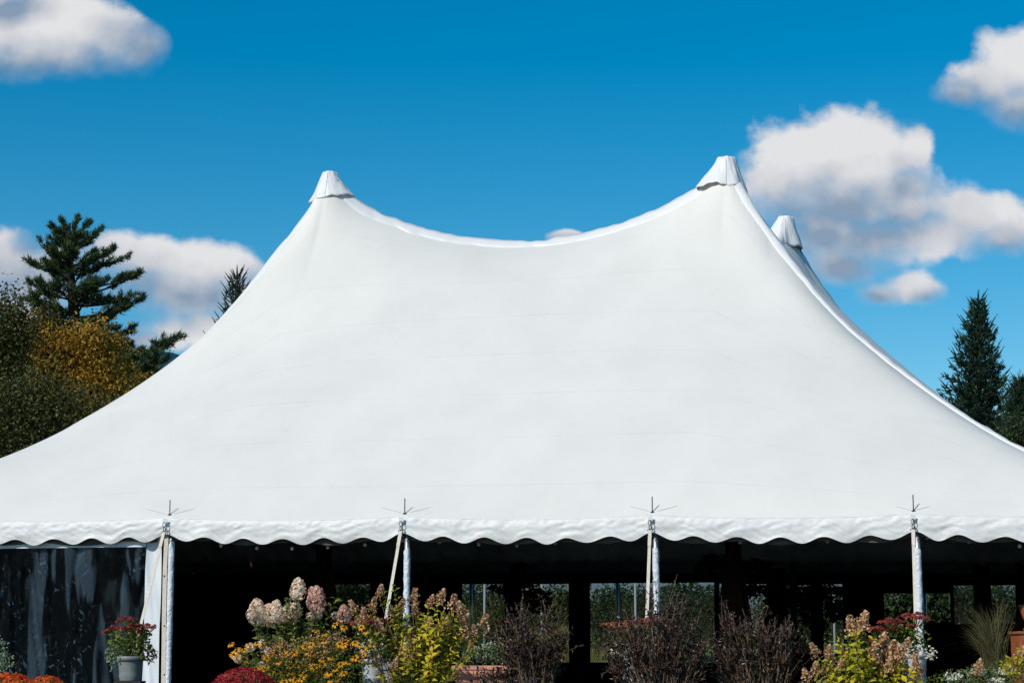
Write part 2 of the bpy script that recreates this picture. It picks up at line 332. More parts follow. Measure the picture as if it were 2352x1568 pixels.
# lacing flaps folded over the ridges and hips
def flap(a, b_, q, name='lacing_flap', w=.15, seed=0, side=None, rise=.045, t0=0.0, t1=1.0):
    a = np.array(a, float); b_ = np.array(b_, float); L = np.linalg.norm(b_-a); n = int(L/.05)
    tt = np.linspace(t0, t1, n); z = smooth_interp(q, tt); e = (b_-a)/L
    nn = np.array([-e[1], e[0]])
    if side is not None and nn@np.array(side) < 0: nn = -nn
    rows = []
    for k, tk in enumerate(tt):
        s = tk*L; c = a+(b_-a)*tk
        w1 = w*(1+.25*nz(s*1.3, seed)+.2*nz(s*4, seed+5)); hh = rise+.05*nz(s*1.7, seed+9)+.03*nz(s*5, seed+3)
        prof = [(-.10, -.09), (-.05, hh*.4), (0.0, hh+.015), (.05, hh-.02+.02*nz(s*5, 7+seed)), (w1*.6, -.04+.02*nz(s*7, seed+2)), (w1, -.11-.02*nz(s*3, seed+8)), (w1+.005, -.16)]
        r_ = []
        for (o, dz) in prof:
            q2 = c+nn*o; w_ = T(q2[0], q2[1], z[k]+dz)
            if o != 0: w_[2] = zs_(w_[0], w_[1], w_[2])+{0: -.02, 1: hh*.5, 3: .045+.012*nz(s*5, 7+seed), 4: .035+.02*nz(s*7, seed+2), 5: .018+.012*nz(s*3, seed+8), 6: -.01}[len(r_)]
            r_.append(w_)
        rows.append(r_)
    m = MB(); m.grid(np.array(rows)); return m.build(name, M['capv'], tent, True)
flap(P1[:2], P2[:2], rdg, seed=1, side=(0, -1), t0=.025, t1=.975)
flap(P1[:2], CL, hipL, seed=12, side=(1, -1), w=.13, rise=.03, t0=.033)
flap(P2[:2], CR, hipR, seed=23, side=(-1, -1), w=.12, rise=.025, t0=.042)
flap(P3[:2], BR, hipB, seed=34, side=(-1, -1), w=.14, t0=.042)
flap(P3[:2], P2[:2], endR[::-1]*[-1, 1]+[1, 0], seed=40, side=(-1, 0), t0=.05, t1=.95)
flap(P4[:2], BL, hipBL, seed=50, side=(1, 1), t0=.04)
# peak caps
def cap(Pc, base, top_r, seed, pin=True):
    """base: list of (angle deg about world z, radius, drop)"""
    c = T(Pc[0], Pc[1], Pc[2]); na = 96; m = MB()
    an = np.linspace(0, 2*PI, na, endpoint=False); ba = sorted(base); xa = [k[0]-360 for k in ba]+[k[0] for k in ba]+[k[0]+360 for k in ba]
    R = np.interp(np.degrees(an), xa, [k[1] for k in ba]*3); D = np.interp(np.degrees(an), xa, [k[2] for k in ba]*3)
    for arr in (R, D):
        for _ in range(5): arr[:] = (np.roll(arr, 1)+arr+np.roll(arr, -1))/3
    for i in range(na):
        ca, sa = math.cos(an[i]), math.sin(an[i])
        for q in np.arange(.2, .62, .01):
            if zs_(c[0]+ca*q, c[1]+sa*q, 0)+.012 <= c[2]-D[i]: R[i] = q; break
    R = np.maximum(R, 1.18*np.interp(np.degrees(an), xa, [k[1] for k in ba]*3))
    for _ in range(4): R[:] = (np.roll(R, 1)+R+np.roll(R, -1))/3
    rows = []
    prof = [(0, 0, 0.005), (.55, 0, .004), (.9, 0, -.012), (1, .0, -.045)]
    for i in range(na):
        r_ = []; ca, sa = math.cos(an[i]), math.sin(an[i]); f = nz(ca*1.8+seed, sa*1.8)*.7+nz(ca*3.6+seed, sa*3.6)*.5
        for (x, o, dz) in prof: r_.append(c+np.array([ca*top_r*x*(1+.15*f), sa*top_r*x*(1+.15*f), dz+.02*f*x]))
        for tk in np.linspace(.12, 1, 12):
            rr = top_r+(R[i]-top_r)*tk**1.12; rr *= 1+(f+.5*nz(ca*4+seed, sa*4, tk*2.5))*.12*min(1, tk*2.5)*(1-.55*tk)
            fine = .004*nz(ca*7+seed, sa*7, tk*5)
            r_.append(c+np.array([ca*(rr+fine), sa*(rr+fine), -.045-(D[i]-.045)*tk*(1+.16*f*tk)]))
        for q in r_[4:]:
            zz = zs_(q[0], q[1], 0)
            q[2] = max(q[2], zz+.012)
        q = r_[-1]; r_.append(q+np.array([-ca*.012, -sa*.012, -.004])); rows.append(r_)
    m.grid(np.array(rows), closeu=True); o = m.build('peak_cap', M['capv'], tent, True)
    # stitched seams running down the cap and the pole tip above it
    sm = MB()
    for ang in (-96,):
        i = int((math.radians(ang) % (2*PI))/(2*PI)*na) % na; pts = np.array(rows[i][3:-1]); v = pts-c; v[:, 2] = 0
        v /= np.linalg.norm(v, axis=1)[:, None]+1e-6; sm.tube(pts+v*.002, .0045, 4)
    sm.build('cap_seam', M['ropeg'], o)
    if pin:
        p = MB(); p.tube([c+[0.03, 0, -.02], c+[.03, 0, .035]], .012, 8); p.build('pole_tip', M['steel'], o)
S1 = 25+6; 
cap(P1, [(0, .37, .42), (-45, .30, .44), (-90, .27, .46), (-135, .27, .54), (180, .285, .54), (135, .28, .45), (90, .28, .45), (45, .3, .42)], .13, 3, False)
cap(P2, [(0, .265, .53), (-45, .27, .53), (-90, .27, .49), (-135, .33, .48), (180, .42, .46), (135, .3, .45), (90, .28, .45), (45, .3, .48)], .15, 11)
cap(P3, [(0, .25, .56), (-45, .26, .57), (-90, .26, .55), (-135, .3, .54), (180, .34, .5), (135, .3, .5), (90, .28, .5), (45, .3, .52)], .15, 19)
cap(P4, [(0, .32, .5), (-90, .28, .5), (180, .34, .5), (90, .28, .5)], .15, 29)
# valance, scalloped, round all four sides
def valance(a, b_, zf, name, matl, dv=0.0, drop=.26, amp=.036, sc=BAY/6, seed=0, wrk=1.0, step=.022):
    a = np.array(a, float); b_ = np.array(b_, float); L = np.linalg.norm(b_-a); e = (b_-a)/L; out = np.array([e[1], -e[0]])
    ns = int(L/step); rows = []
    for s in np.linspace(0, L, ns):
        zt = zf(s); fr = abs(s/BAY-round(s/BAY))*BAY
        bot = drop-amp*(1+.35*nz(s*1.7, seed+7))*math.cos(2*PI*s/sc+.5*nz(s*.9, seed+3)*min(1, fr*3))+.012*nz(s*1.1, seed)+.01*nz(s*3.1, seed)-.02*math.exp(-(fr/.25)**2)
        r_ = []
        for j, tk in enumerate(np.linspace(0, 1, 15)):
            o = .022+.016*math.sin(min(1, tk*3)*PI/2)+wrk*(.006*(1-2.4*abs(nz(s*3.2+tk*1.1, seed+6, tk*2)))*min(1, tk*2)+.005*(1-2.6*abs(nz(s*8-tk*3.5, seed+1, tk*2.5)))*min(1, tk*5)+.020*nz(s*1.9+tk*1.2, seed+4, tk*1.3)*tk+.014*nz(s*6+tk*5, seed+2, tk*2)*min(1, 3*tk)*(1.2-tk)
                 +.010*nz(s*15+tk*3, seed, tk*2)*math.exp(-((tk-.18)/.16)**2)+.009*tk*math.sin(2*PI*s/sc+1+3*nz(s*.7, 3)))
            c = a+e*s+out*(o+dv); r_.append(T(c[0], c[1], zt-.005-bot*tk))
        rows.append(r_)
    m = MB(); m.grid(np.array(rows)); return m.build(name, matl, tent, True)
valance(CL, CR, lambda s: zeave(UL+s), 'scalloped_valance', M['vinyl'], seed=3)
valance(CR, BR, ze2, 'scalloped_valance', M['vinyl'], seed=13, step=.05)
valance(BR, BL, lambda s: 2.95, 'scalloped_valance', M['vinyl'], seed=23, step=.05, drop=.19)
valance(BL, CL, ze2, 'scalloped_valance', M['vinyl'], seed=33, step=.05)
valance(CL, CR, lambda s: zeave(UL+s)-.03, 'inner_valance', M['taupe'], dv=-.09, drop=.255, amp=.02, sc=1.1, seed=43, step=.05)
# stitched hem line under the eave edge
hm = MB(); hm.tube([T(u, -.010, zeave(u)-.006) for u in np.arange(UL, UR+.01, .1)], .016, 8); hm.build('eave_hem', M['vinyl'], tent, True)
bvh = BVHTree.FromPolygons([tuple(p) for p in front.reshape(-1, 3)], [tuple(int(x) for x in q) for q in (lambda I: np.stack([I[:-1, :-1], I[1:, :-1], I[1:, 1:], I[:-1, 1:]], -1).reshape(-1, 4))(np.arange(front.shape[0]*front.shape[1]).reshape(front.shape[:2]))])
def on_canopy(x, y, lift=.004):
    d = Vector(ray(x, y)).normalized(); h = bvh.ray_cast(Vector((0, 0, EYE)), d)
    return None if h[0] is None else np.array(h[0])-np.array(d)*lift
# poles, pins, hooks, straps
SRC = 1.7415
pole_px = {0: (673, 2054.8, 2007), 1: (1615.7, 2049.5, 2001), 2: (2606.3, 2043.4, 1994), 3: (3648.3, 2039, 1989)}
def ribbon(P, w, nrm, th=.003):
    P = np.asarray(P, float); nrm = np.asarray(nrm, float)
    tg = np.gradient(P, axis=0); sd = np.cross(tg, nrm); sd /= np.linalg.norm(sd, axis=1)[:, None]
    a = P+sd*w/2; b_ = P-sd*w/2; o = nrm*th/np.linalg.norm(nrm)
    return np.stack([a+o, b_+o, b_-o, a-o, a+o], 1)
def eave_pole(k, u, v, zt, outn, front_=True):
    up_ = u+(.035 if front_ else 0); base = T(up_, v, 0); m = MB(); r = .036
    lean = (RV*nz(k*3.3, 1)*.04)
    top = T(up_, v, zt-.02); ft = base+np.array([lean[0], lean[1], 0])
    m.tube([ft+(top-ft)*t for t in np.linspace(0, 1, 5)], r*.92, 14); m.lathe([(0.001, .012), (.11, .012), (.11, .0), (0.001, 0)], ft, 14)
    p = m.build('eave_pole', M['alu'], tent, True)
    if front_:
        # wrinkled protective sleeve
        n_ = 150; rows = []
        for i in range(20):
            a = i*2*PI/20; r_ = []
            for t in np.linspace(0.02, .868 if k else .9, n_):
                q = ft+(top-ft)*t; rr = r+.004+.006*nz(math.cos(a)*1.6+k, math.sin(a)*1.6, t*45)+.0035*nz(math.cos(a)*2+9, math.sin(a)*2, t*110)
                if t > .865 if k else t > .895: rr = r
                r_.append(q+np.array([math.cos(a)*rr, math.sin(a)*rr, .02*math.cos(a+k)*(t > .8)]))
            rows.append(r_)
        s_ = MB(); s_.grid(np.array(rows), closeu=True); s_.build('pole_sleeve', M['sleeve'], p, True)
    # pin through the canopy
    c = MB(); g = T(u, v, zt+.055)
    c.tube([g-[0, 0, .08], g+[0, 0, .165]], .0065, 6); c.lathe([(.0, .006), (.022, .006), (.026, 0), (.022, -.008)], g-[0, 0, .02], 12)
    c.build('pole_pin', M['pin'], p)
    on = np.array([*outn, 0]); sdv = np.array([-outn[1], outn[0], 0])
    if front_:
        # white reinforcing tab with a steel D-ring, hook, and the strap
        e0 = T(u-.008, v, zt-.045)+on*.135
        tb = MB(); tb.box(e0+[0, 0, -.005]+on*.0, (.028, .003, .03), rot=np.array([sdv, on, [0, 0, 1]]).T); tb.build('ring_tab', M['vinyl'], p)
        h = MB(); th_ = np.linspace(0, 2*PI, 15)
        c0 = e0+[0, 0, -.055]+on*.012
        h.tube([c0+sdv*.022*math.cos(a)+np.array([0, 0, .030*math.sin(a)]) for a in th_], .0042, 6, cap=False)
        c1 = c0+[0, 0, -.055]
        h.tube([c1+sdv*.012*math.cos(a)+np.array([0, 0, .030*math.sin(a)]) for a in th_], .005, 6, cap=False)
        c2 = c1+np.array([0, 0, -.035])+on*.01
        h.tube([c2+sdv*x+np.array([0, 0, z]) for x, z in ((-.027, -.012), (-.027, .006), (-.008, .010), (0, .018), (.008, .010), (.027, .006), (.027, -.012))], .0045, 6)
        h.tube([c1+sdv*.018+[0, 0, .01], c1+sdv*.026+[0, 0, -.03], c1+sdv*.018+[0, 0, -.07], c1+sdv*.022+[0, 0, -.12]], .005, 6)
        h.build('strap_hook', M['steel'], p)
        st = c2+[0, 0, -.008]; L = {0: 1.7, 1: 1.8, 2: 1.1, 3: 1.8}.get(k, 1.8)
        end = T(u, v, .05)+on*L+np.array([*RV, 0])*({0: -.02, 1: 0, 2: .0, 3: 0}.get(k, 0))
        pts = [st+(end-st)*t for t in np.linspace(0, 1, 30)]; nr = np.cross(end-st, sdv)
        s_ = MB(); s_.grid(ribbon(pts, .037, nr)); q = s_.build('guy_strap', M['strap'], p)
        s2 = MB(); s2.grid(ribbon([x+on*.006 for x in pts[:3]], .041, nr, .004)); s2.build('strap_keeper', M['strap'], q)
        sk = MB(); sk.tube([end-[0, 0, .3], end+[0, 0, .12]], .014, 8); sk.build('ground_stake', M['steel'], p)
    else:
        e0 = T(u, v, zt-.06)+on*.05; end = T(u, v, .05)+on*1.7
        s_ = MB(); s_.grid(ribbon([e0+(end-e0)*t for t in np.linspace(0, 1, 6)], .046, np.cross(end-e0, sdv))); s_.build('guy_strap', M['strap'], p)
    return p
poles = {}
for k in range(-2, 5):
    poles[k] = eave_pole(k, k*BAY, .05, zeave(k*BAY), -NV)
for k in range(1, 6):
    eave_pole(20+k, UR+.02, k*VB/6, 2.93, RV, False); eave_pole(30+k, UL-.02, k*VB/6, 2.93, -RV, False)
for k in range(0, 7): eave_pole(40+k, UL+k*BAY, VB+.03, 2.95, NV, False)
# creases radiating from each grommet
for k, (gx, gy, _) in pole_px.items():
    gx /= SRC; gy /= SRC; cm = MB(); w = 1.0 if k != 3 else .7
    segs = [[(-7, 0), (-30, -6), (-46, -10), (-51, -11)], [(14, -.5), (40, -7), (62, -13)]]
    for sg in segs:
        pts = [on_canopy(gx+x*w, gy+y*w) for x, y in sg]
        if all(p is not None for p in pts): cm.tube(pts, [.0035]*(len(pts)-1)+[.001], 4)
    if cm.n: cm.build('reinforcing_seam', M['ropeg'], tent)
# centre poles, draped
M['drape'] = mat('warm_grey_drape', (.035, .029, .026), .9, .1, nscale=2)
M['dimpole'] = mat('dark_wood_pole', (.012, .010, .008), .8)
for k, (Pc, w) in enumerate(((P1, 1), (P2, 1), (P3, 1), (P4, 1))):
    c = T(Pc[0], Pc[1], 0); m = MB(); m.tube([c, c+[0, 0, Pc[2]-.05]], .055, 12); p = m.build('centre_pole', M['dimpole'], tent, True)
    if k < 2:
        rows = []
        for i in range(60):
            a = i*2*PI/60; r_ = []
            for z in np.linspace(.02, 3.1, 30):
                fl = .10+.13*min(1, max(0, 2.75-z)/1.0)**.8 if z < 2.75 else .10+.1*(z-2.75)
                rr = fl*(1+.12*math.sin(a*11+k)+.05*math.sin(a*5+z)); r_.append(c+[rr*math.cos(a), rr*math.sin(a), z])
            rows.append(r_)
        m = MB(); m.grid(np.array(rows), closeu=True); m.build('pole_drape', M['drape'], p, True)
# ceiling liner
nu, nv = 260, 60; rows = []
for i, u in enumerate(np.linspace(UL+.3, UR-.3, nu)):
    r_ = []
    for j, v in enumerate(np.linspace(.3, VB-.1, nv)):
        w = min(1, v/1.2)*min(1, (VB-v)/1.2); edge = min(1, (u-UL)/3, (UR-u)/3)
        z = 2.93-.0094*u+edge*(1.1*abs(math.sin(PI*v/8.2))**1.0)*w-.22*math.exp(-((v-8.2)/1.2)**2)
        z += .10*w*abs(math.sin((u*1.0+.35*abs(v-8))*PI/.34))**1.5*.6
        r_.append(T(u, v, z))
    rows.append(r_)
m = MB(); m.grid(np.array(rows)); m.build('ceiling_liner', M['liner'], tent, True)
# front-left sidewall with a clear window
WZ = hitv(100, 1258, .06)[2]; wu1 = hitv(333, 1350, .06)[0]; wu0 = UL+.45; we = -.09
M['wallw'] = mat('white_sidewall', (.74, .76, .78), .5, .3, bump=.3, bscale=6, nscale=3, namt=.03)
def wallpatch(u0, u1, z0, z1, m, nu_=24, nz_=60, amp=.02, seed=0, v0=.06):
    rows = []
    for u in np.linspace(u0, u1, nu_):
        rows.append([T(u, v0+amp*nz(u*5+z*.8, seed, z*.5)+amp*.4*nz(u*13+z*2, seed+2, z*.9), z) for z in np.linspace(z0, z1, nz_)])
    m.grid(np.array(rows))
m = MB(); wallpatch(wu1, we, .02, 2.93, m, 30, 90, .06); wallpatch(wu0, wu1, WZ, 2.93, m, 60, 6, .006, 4); wallpatch(wu0, wu1, .02, .75, m, 60, 10, .02, 5); wallpatch(UL, wu0, .02, 2.93, m, 10, 30, .02, 6)
sw = m.build('front_sidewall', M['wallw'], tent, True)
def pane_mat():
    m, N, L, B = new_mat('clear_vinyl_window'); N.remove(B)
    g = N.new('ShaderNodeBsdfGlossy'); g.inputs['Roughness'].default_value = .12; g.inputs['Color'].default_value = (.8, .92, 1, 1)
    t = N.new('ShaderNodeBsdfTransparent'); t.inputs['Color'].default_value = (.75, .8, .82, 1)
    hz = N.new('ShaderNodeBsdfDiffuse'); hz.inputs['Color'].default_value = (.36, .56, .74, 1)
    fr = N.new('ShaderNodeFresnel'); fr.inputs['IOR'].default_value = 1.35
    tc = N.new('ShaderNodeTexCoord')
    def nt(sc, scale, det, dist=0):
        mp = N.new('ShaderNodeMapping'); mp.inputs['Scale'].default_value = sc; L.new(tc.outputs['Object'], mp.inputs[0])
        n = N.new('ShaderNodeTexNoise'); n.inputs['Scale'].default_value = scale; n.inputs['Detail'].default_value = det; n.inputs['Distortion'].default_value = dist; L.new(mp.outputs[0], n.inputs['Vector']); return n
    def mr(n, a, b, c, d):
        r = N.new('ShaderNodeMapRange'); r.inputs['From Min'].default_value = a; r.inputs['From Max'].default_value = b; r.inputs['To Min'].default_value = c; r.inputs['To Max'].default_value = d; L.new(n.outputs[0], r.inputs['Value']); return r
    sky_streak = mr(nt((3.4, 3.4, .38), 1.3, 3, .35), .53, .585, .002, .085)      # sky reflections in the vinyl folds, painted as bluish bands
    glint = mr(nt((1, 1, .8), 9, 9, 2.2), .59, .71, 0, .24)              # small glints on the creases, painted as pale specks
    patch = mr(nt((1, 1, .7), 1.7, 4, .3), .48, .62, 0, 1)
    mu = N.new('ShaderNodeMath'); mu.operation = 'MULTIPLY'; L.new(glint.outputs[0], mu.inputs[0]); L.new(patch.outputs[0], mu.inputs[1])
    ad = N.new('ShaderNodeMath'); ad.operation = 'ADD'; L.new(sky_streak.outputs[0], ad.inputs[0]); L.new(mu.outputs[0], ad.inputs[1])
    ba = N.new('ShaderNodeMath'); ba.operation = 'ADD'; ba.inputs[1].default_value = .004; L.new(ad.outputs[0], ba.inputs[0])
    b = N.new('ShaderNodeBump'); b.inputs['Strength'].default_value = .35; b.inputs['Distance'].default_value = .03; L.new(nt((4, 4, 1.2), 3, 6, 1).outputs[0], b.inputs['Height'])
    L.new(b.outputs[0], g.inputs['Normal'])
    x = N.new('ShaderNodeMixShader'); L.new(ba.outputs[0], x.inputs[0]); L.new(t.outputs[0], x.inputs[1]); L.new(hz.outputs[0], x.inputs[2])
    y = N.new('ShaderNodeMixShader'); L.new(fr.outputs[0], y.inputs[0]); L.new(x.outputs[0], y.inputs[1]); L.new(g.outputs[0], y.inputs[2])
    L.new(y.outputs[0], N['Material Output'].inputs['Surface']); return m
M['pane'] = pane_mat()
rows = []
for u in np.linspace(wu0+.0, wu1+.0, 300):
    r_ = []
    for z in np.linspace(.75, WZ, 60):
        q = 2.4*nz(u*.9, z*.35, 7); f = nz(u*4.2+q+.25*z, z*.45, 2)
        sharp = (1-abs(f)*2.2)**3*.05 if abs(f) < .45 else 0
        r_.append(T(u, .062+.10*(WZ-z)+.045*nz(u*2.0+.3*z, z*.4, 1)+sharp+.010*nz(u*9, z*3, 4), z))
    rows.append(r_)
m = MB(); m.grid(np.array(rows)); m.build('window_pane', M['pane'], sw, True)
# webbing tape with eyelets beside the left pole
m = MB(); tp = [hitv(x, y, .015) for x, y in ((383, 1222), (379, 1300), (377, 1400), (376, 1500), (374, 1650))]; tp = [T(*p) for p in tp]; tp.append(tp[-1]+[0, 0, -.8])
m.grid(ribbon(tp, .055, np.array([*-NV, 0]))); wb = m.build('edge_webbing', M['strap'], tent)
m = MB()
for y in (1322, 1436, 1548): m.lathe([(.0, 0), (.009, .0), (.012, .004), (.014, 0)], (0, 0, 0), 10) if False else m.tube([T(*hitv(377, y, .012)), T(*hitv(377, y, .002))], .009, 8)
m.build('eyelet', M['pin'], wb)
# black walls stand in for interior shade, back wall with its clear windows
def dwall(parts, name='shade_wall'):
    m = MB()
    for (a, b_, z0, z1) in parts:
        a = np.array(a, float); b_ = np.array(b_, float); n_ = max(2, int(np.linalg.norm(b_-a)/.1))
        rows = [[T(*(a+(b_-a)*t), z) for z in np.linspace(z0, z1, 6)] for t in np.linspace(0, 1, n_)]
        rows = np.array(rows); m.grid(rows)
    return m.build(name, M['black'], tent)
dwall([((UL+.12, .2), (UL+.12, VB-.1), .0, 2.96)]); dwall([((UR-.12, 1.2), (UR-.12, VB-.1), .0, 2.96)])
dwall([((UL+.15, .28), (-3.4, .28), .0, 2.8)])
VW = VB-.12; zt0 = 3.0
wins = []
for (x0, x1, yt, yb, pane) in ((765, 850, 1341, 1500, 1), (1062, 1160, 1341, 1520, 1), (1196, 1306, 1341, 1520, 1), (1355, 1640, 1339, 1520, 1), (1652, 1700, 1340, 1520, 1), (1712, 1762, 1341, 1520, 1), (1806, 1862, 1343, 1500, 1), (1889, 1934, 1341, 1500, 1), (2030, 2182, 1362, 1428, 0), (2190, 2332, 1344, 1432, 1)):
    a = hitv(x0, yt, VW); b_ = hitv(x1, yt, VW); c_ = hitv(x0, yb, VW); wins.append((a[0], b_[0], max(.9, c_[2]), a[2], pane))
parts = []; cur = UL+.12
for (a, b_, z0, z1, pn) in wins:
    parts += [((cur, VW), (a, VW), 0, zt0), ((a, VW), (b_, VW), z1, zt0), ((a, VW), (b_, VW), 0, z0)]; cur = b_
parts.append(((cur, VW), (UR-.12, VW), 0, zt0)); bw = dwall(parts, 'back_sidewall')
def pane2():
    m, N, L, B = new_mat('hazy_back_window'); N.remove(B)
    g = N.new('ShaderNodeBsdfGlossy'); g.inputs['Roughness'].default_value = .2
    t = N.new('ShaderNodeBsdfTransparent'); t.inputs['Color'].default_value = (.62, .68, .66, 1)
    tc = N.new('ShaderNodeTexCoord'); n = N.new('ShaderNodeTexNoise'); n.inputs['Scale'].default_value = 3; n.inputs['Detail'].default_value = 5; L.new(tc.outputs['Object'], n.inputs['Vector'])
    b = N.new('ShaderNodeBump'); b.inputs['Strength'].default_value = .4; L.new(n.outputs['Fac'], b.inputs['Height']); L.new(b.outputs[0], g.inputs['Normal'])
    x = N.new('ShaderNodeMixShader'); x.inputs[0].default_value = .05; L.new(t.outputs[0], x.inputs[1]); L.new(g.outputs[0], x.inputs[2])
    L.new(x.outputs[0], N['Material Output'].inputs['Surface']); return m
M['pane2'] = pane2()
for (a, b_, z0, z1, pn) in wins:
    if pn: m = MB(); m.grid(np.array([[T(u, VW+.03+.02*nz(u*3, z), z) for z in np.linspace(z0-.02, z1+.02, 12)] for u in np.linspace(a-.02, b_+.02, 20)])); m.build('window_pane', M['pane2'], bw, True)
# ------------------------------------------------------------------ festoon bulbs under the eave
M['bulb'] = mat('clear_bulb_glass', (.9, .88, .8), .15, .8); M['cord'] = mat('black_cord', (.01, .01, .01), .7)
fs = thing('festoon_light_string', 'string of small round bulbs hanging just below the front valance', 'string lights', T(3, .2, 2.7))
bp = [T(*hitv(x, y+3, .25)) for x, y in ((508, 1246), (590, 1252), (671, 1253), (753, 1250), (838, 1244), (925, 1234), (1010, 1238), (1100, 1243), (1187, 1246), (1275, 1240), (1365, 1236), (1450, 1232), (1590, 1236), (1700, 1238), (1800, 1234), (1900, 1236), (2010, 1230), (2130, 1228), (2225, 1237), (2342, 1247))]
cp = []
for i in range(len(bp)-1):
    for t in np.linspace(0, 1, 6)[:-1]: cp.append(bp[i]*(1-t)+bp[i+1]*t+[0, 0, .075-.03*math.sin(PI*t)])
m = MB(); m.tube(cp, .004, 5); m.build('cord', M['cord'], fs)
bm_ = MB(); bm_.lathe([(0, -.045), (.014, -.043), (.024, -.03), (.026, -.018), (.02, -.004), (.011, .008), (.0, .01)], (0, 0, 0), 10); bme = bm_.mesh('bulb', M['bulb'], smooth=True)
sk_ = MB(); sk_.lathe([(0, .006), (.013, .006), (.013, .055), (.006, .07), (0, .07)], (0, 0, 0), 8); sme = sk_.mesh('socket', M['cord'])
for p in bp: o = place('bulb', bme, fs, p, .9, 0, (0, 0)); s_ = place('socket', sme, fs, p, .9, 0, (0, 0)); s_.parent = o; s_.location = (0, 0, 0); s_.scale = (1, 1, 1)
M['dryleaf'] = mat('dry_orange_leaf', (.75, .22, .05), .7)
m = MB(); p0 = T(*hitv(578, 1296, 1.2)); m.leaves([p0+[-.02, 0, .045], p0+[-.018, 0, .04]], np.array([[.35, .1, -1], [.3, -.2, -1.]]), np.array([[0, -1, 0.3], [.4, -1, 0]]), .085, .03, .5)
m.tube([p0+[-.02, 0, .045], p0+[-.022, 0, .5]], .0007, 4); tag(m.build('hanging_leaf', M['dryleaf']), 'small dry orange leaf hanging alone against the dark tent opening', 'leaf')
# ------------------------------------------------------------------ leafy garlands on the inner poles
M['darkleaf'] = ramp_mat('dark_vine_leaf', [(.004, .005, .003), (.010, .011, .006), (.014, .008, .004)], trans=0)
def maple(m, P, k, size, rnd=None):
    pass
def garland(bl, Y, n, label, pole=None):
    P, D = blobs(bl, Y, n, .1); base = at(bl[0][0], bl[0][1], Y); g = thing('leaf_garland', label, 'garland', base, 'dark leafy garlands inside the tent')
    m = MB(); k = len(P)
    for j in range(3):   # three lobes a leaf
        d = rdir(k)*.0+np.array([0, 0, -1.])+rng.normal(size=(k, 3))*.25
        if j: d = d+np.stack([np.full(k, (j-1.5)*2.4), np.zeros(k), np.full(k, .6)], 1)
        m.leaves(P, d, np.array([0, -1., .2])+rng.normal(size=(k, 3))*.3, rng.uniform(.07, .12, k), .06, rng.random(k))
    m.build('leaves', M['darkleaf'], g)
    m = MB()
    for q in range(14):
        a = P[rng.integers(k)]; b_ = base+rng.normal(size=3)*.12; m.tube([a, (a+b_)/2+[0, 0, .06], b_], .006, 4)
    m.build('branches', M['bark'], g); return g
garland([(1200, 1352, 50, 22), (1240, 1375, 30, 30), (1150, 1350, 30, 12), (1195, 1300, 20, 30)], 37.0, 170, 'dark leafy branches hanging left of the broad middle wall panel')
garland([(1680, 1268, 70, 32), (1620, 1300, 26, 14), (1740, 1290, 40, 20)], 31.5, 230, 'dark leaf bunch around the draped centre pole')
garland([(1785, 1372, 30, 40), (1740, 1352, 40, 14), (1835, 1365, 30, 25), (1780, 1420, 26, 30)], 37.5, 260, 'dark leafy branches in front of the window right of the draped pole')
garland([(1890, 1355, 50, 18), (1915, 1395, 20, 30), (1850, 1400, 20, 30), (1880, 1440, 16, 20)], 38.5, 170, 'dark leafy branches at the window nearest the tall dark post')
def post(x, Y, w, label, name='wall_post', z=2.9):
    p = at(x, 1450, Y); m = MB(); m.tube([[p[0], p[1], 0], [p[0], p[1], z]], w/2, 16); tag(m.build(name, M['dimpole'], None, True), label, 'post', 'dark posts inside the tent')
post(1783, 38.0, .34, 'broad dark post behind the leafy branches right of the draped pole')
post(1875, 39.0, .22, 'slim dark post inside the tent between two back windows')
# dark counter on the right, inside
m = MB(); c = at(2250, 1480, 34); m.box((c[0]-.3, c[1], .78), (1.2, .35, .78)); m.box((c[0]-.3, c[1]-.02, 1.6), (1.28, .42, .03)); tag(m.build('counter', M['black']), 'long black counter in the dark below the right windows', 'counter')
# ------------------------------------------------------------------ ground and far land
def ground_mat():
    m, N, L, B = new_mat('dark_gravel_and_bark'); tc = N.new('ShaderNodeTexCoord')
    n = N.new('ShaderNodeTexNoise'); n.inputs['Scale'].default_value = .35; n.inputs['Detail'].default_value = 8; L.new(tc.outputs['Object'], n.inputs['Vector'])
    v = N.new('ShaderNodeTexVoronoi'); v.inputs['Scale'].default_value = 30; L.new(tc.outputs['Object'], v.inputs['Vector'])
    r = N.new('ShaderNodeValToRGB'); r.color_ramp.elements[0].color = (.02, .019, .016, 1); r.color_ramp.elements[1].color = (.06, .056, .048, 1)
    a = N.new('ShaderNodeMath'); a.operation = 'MULTIPLY_ADD'; a.inputs[1].default_value = .5; L.new(v.outputs['Distance'], a.inputs[0]); L.new(n.outputs['Fac'], a.inputs[2]); L.new(a.outputs[0], r.inputs[0])
    L.new(r.outputs[0], B.inputs['Base Color']); B.inputs['Roughness'].default_value = .95
    b = N.new('ShaderNodeBump'); b.inputs['Distance'].default_value = .02; L.new(v.outputs['Distance'], b.inputs['Height']); L.new(b.outputs[0], B.inputs['Normal']); return m
m = MB(); g = np.array([-4000, -1500, -500, -150, -60, -20, 0, 20, 60, 150, 500, 1500, 4000.]); m.grid(np.array([[[x, y, 0] for y in g] for x in g])); struct(m.build('ground', ground_mat()))
M['meadow'] = mat('olive_meadow', (.17, .16, .035), .95, .1, nscale=.5, namt=.5, bump=1, bscale=3)
def heightf(pts, x): return np.interp(x, [p[0] for p in pts], [p[1] for p in pts])
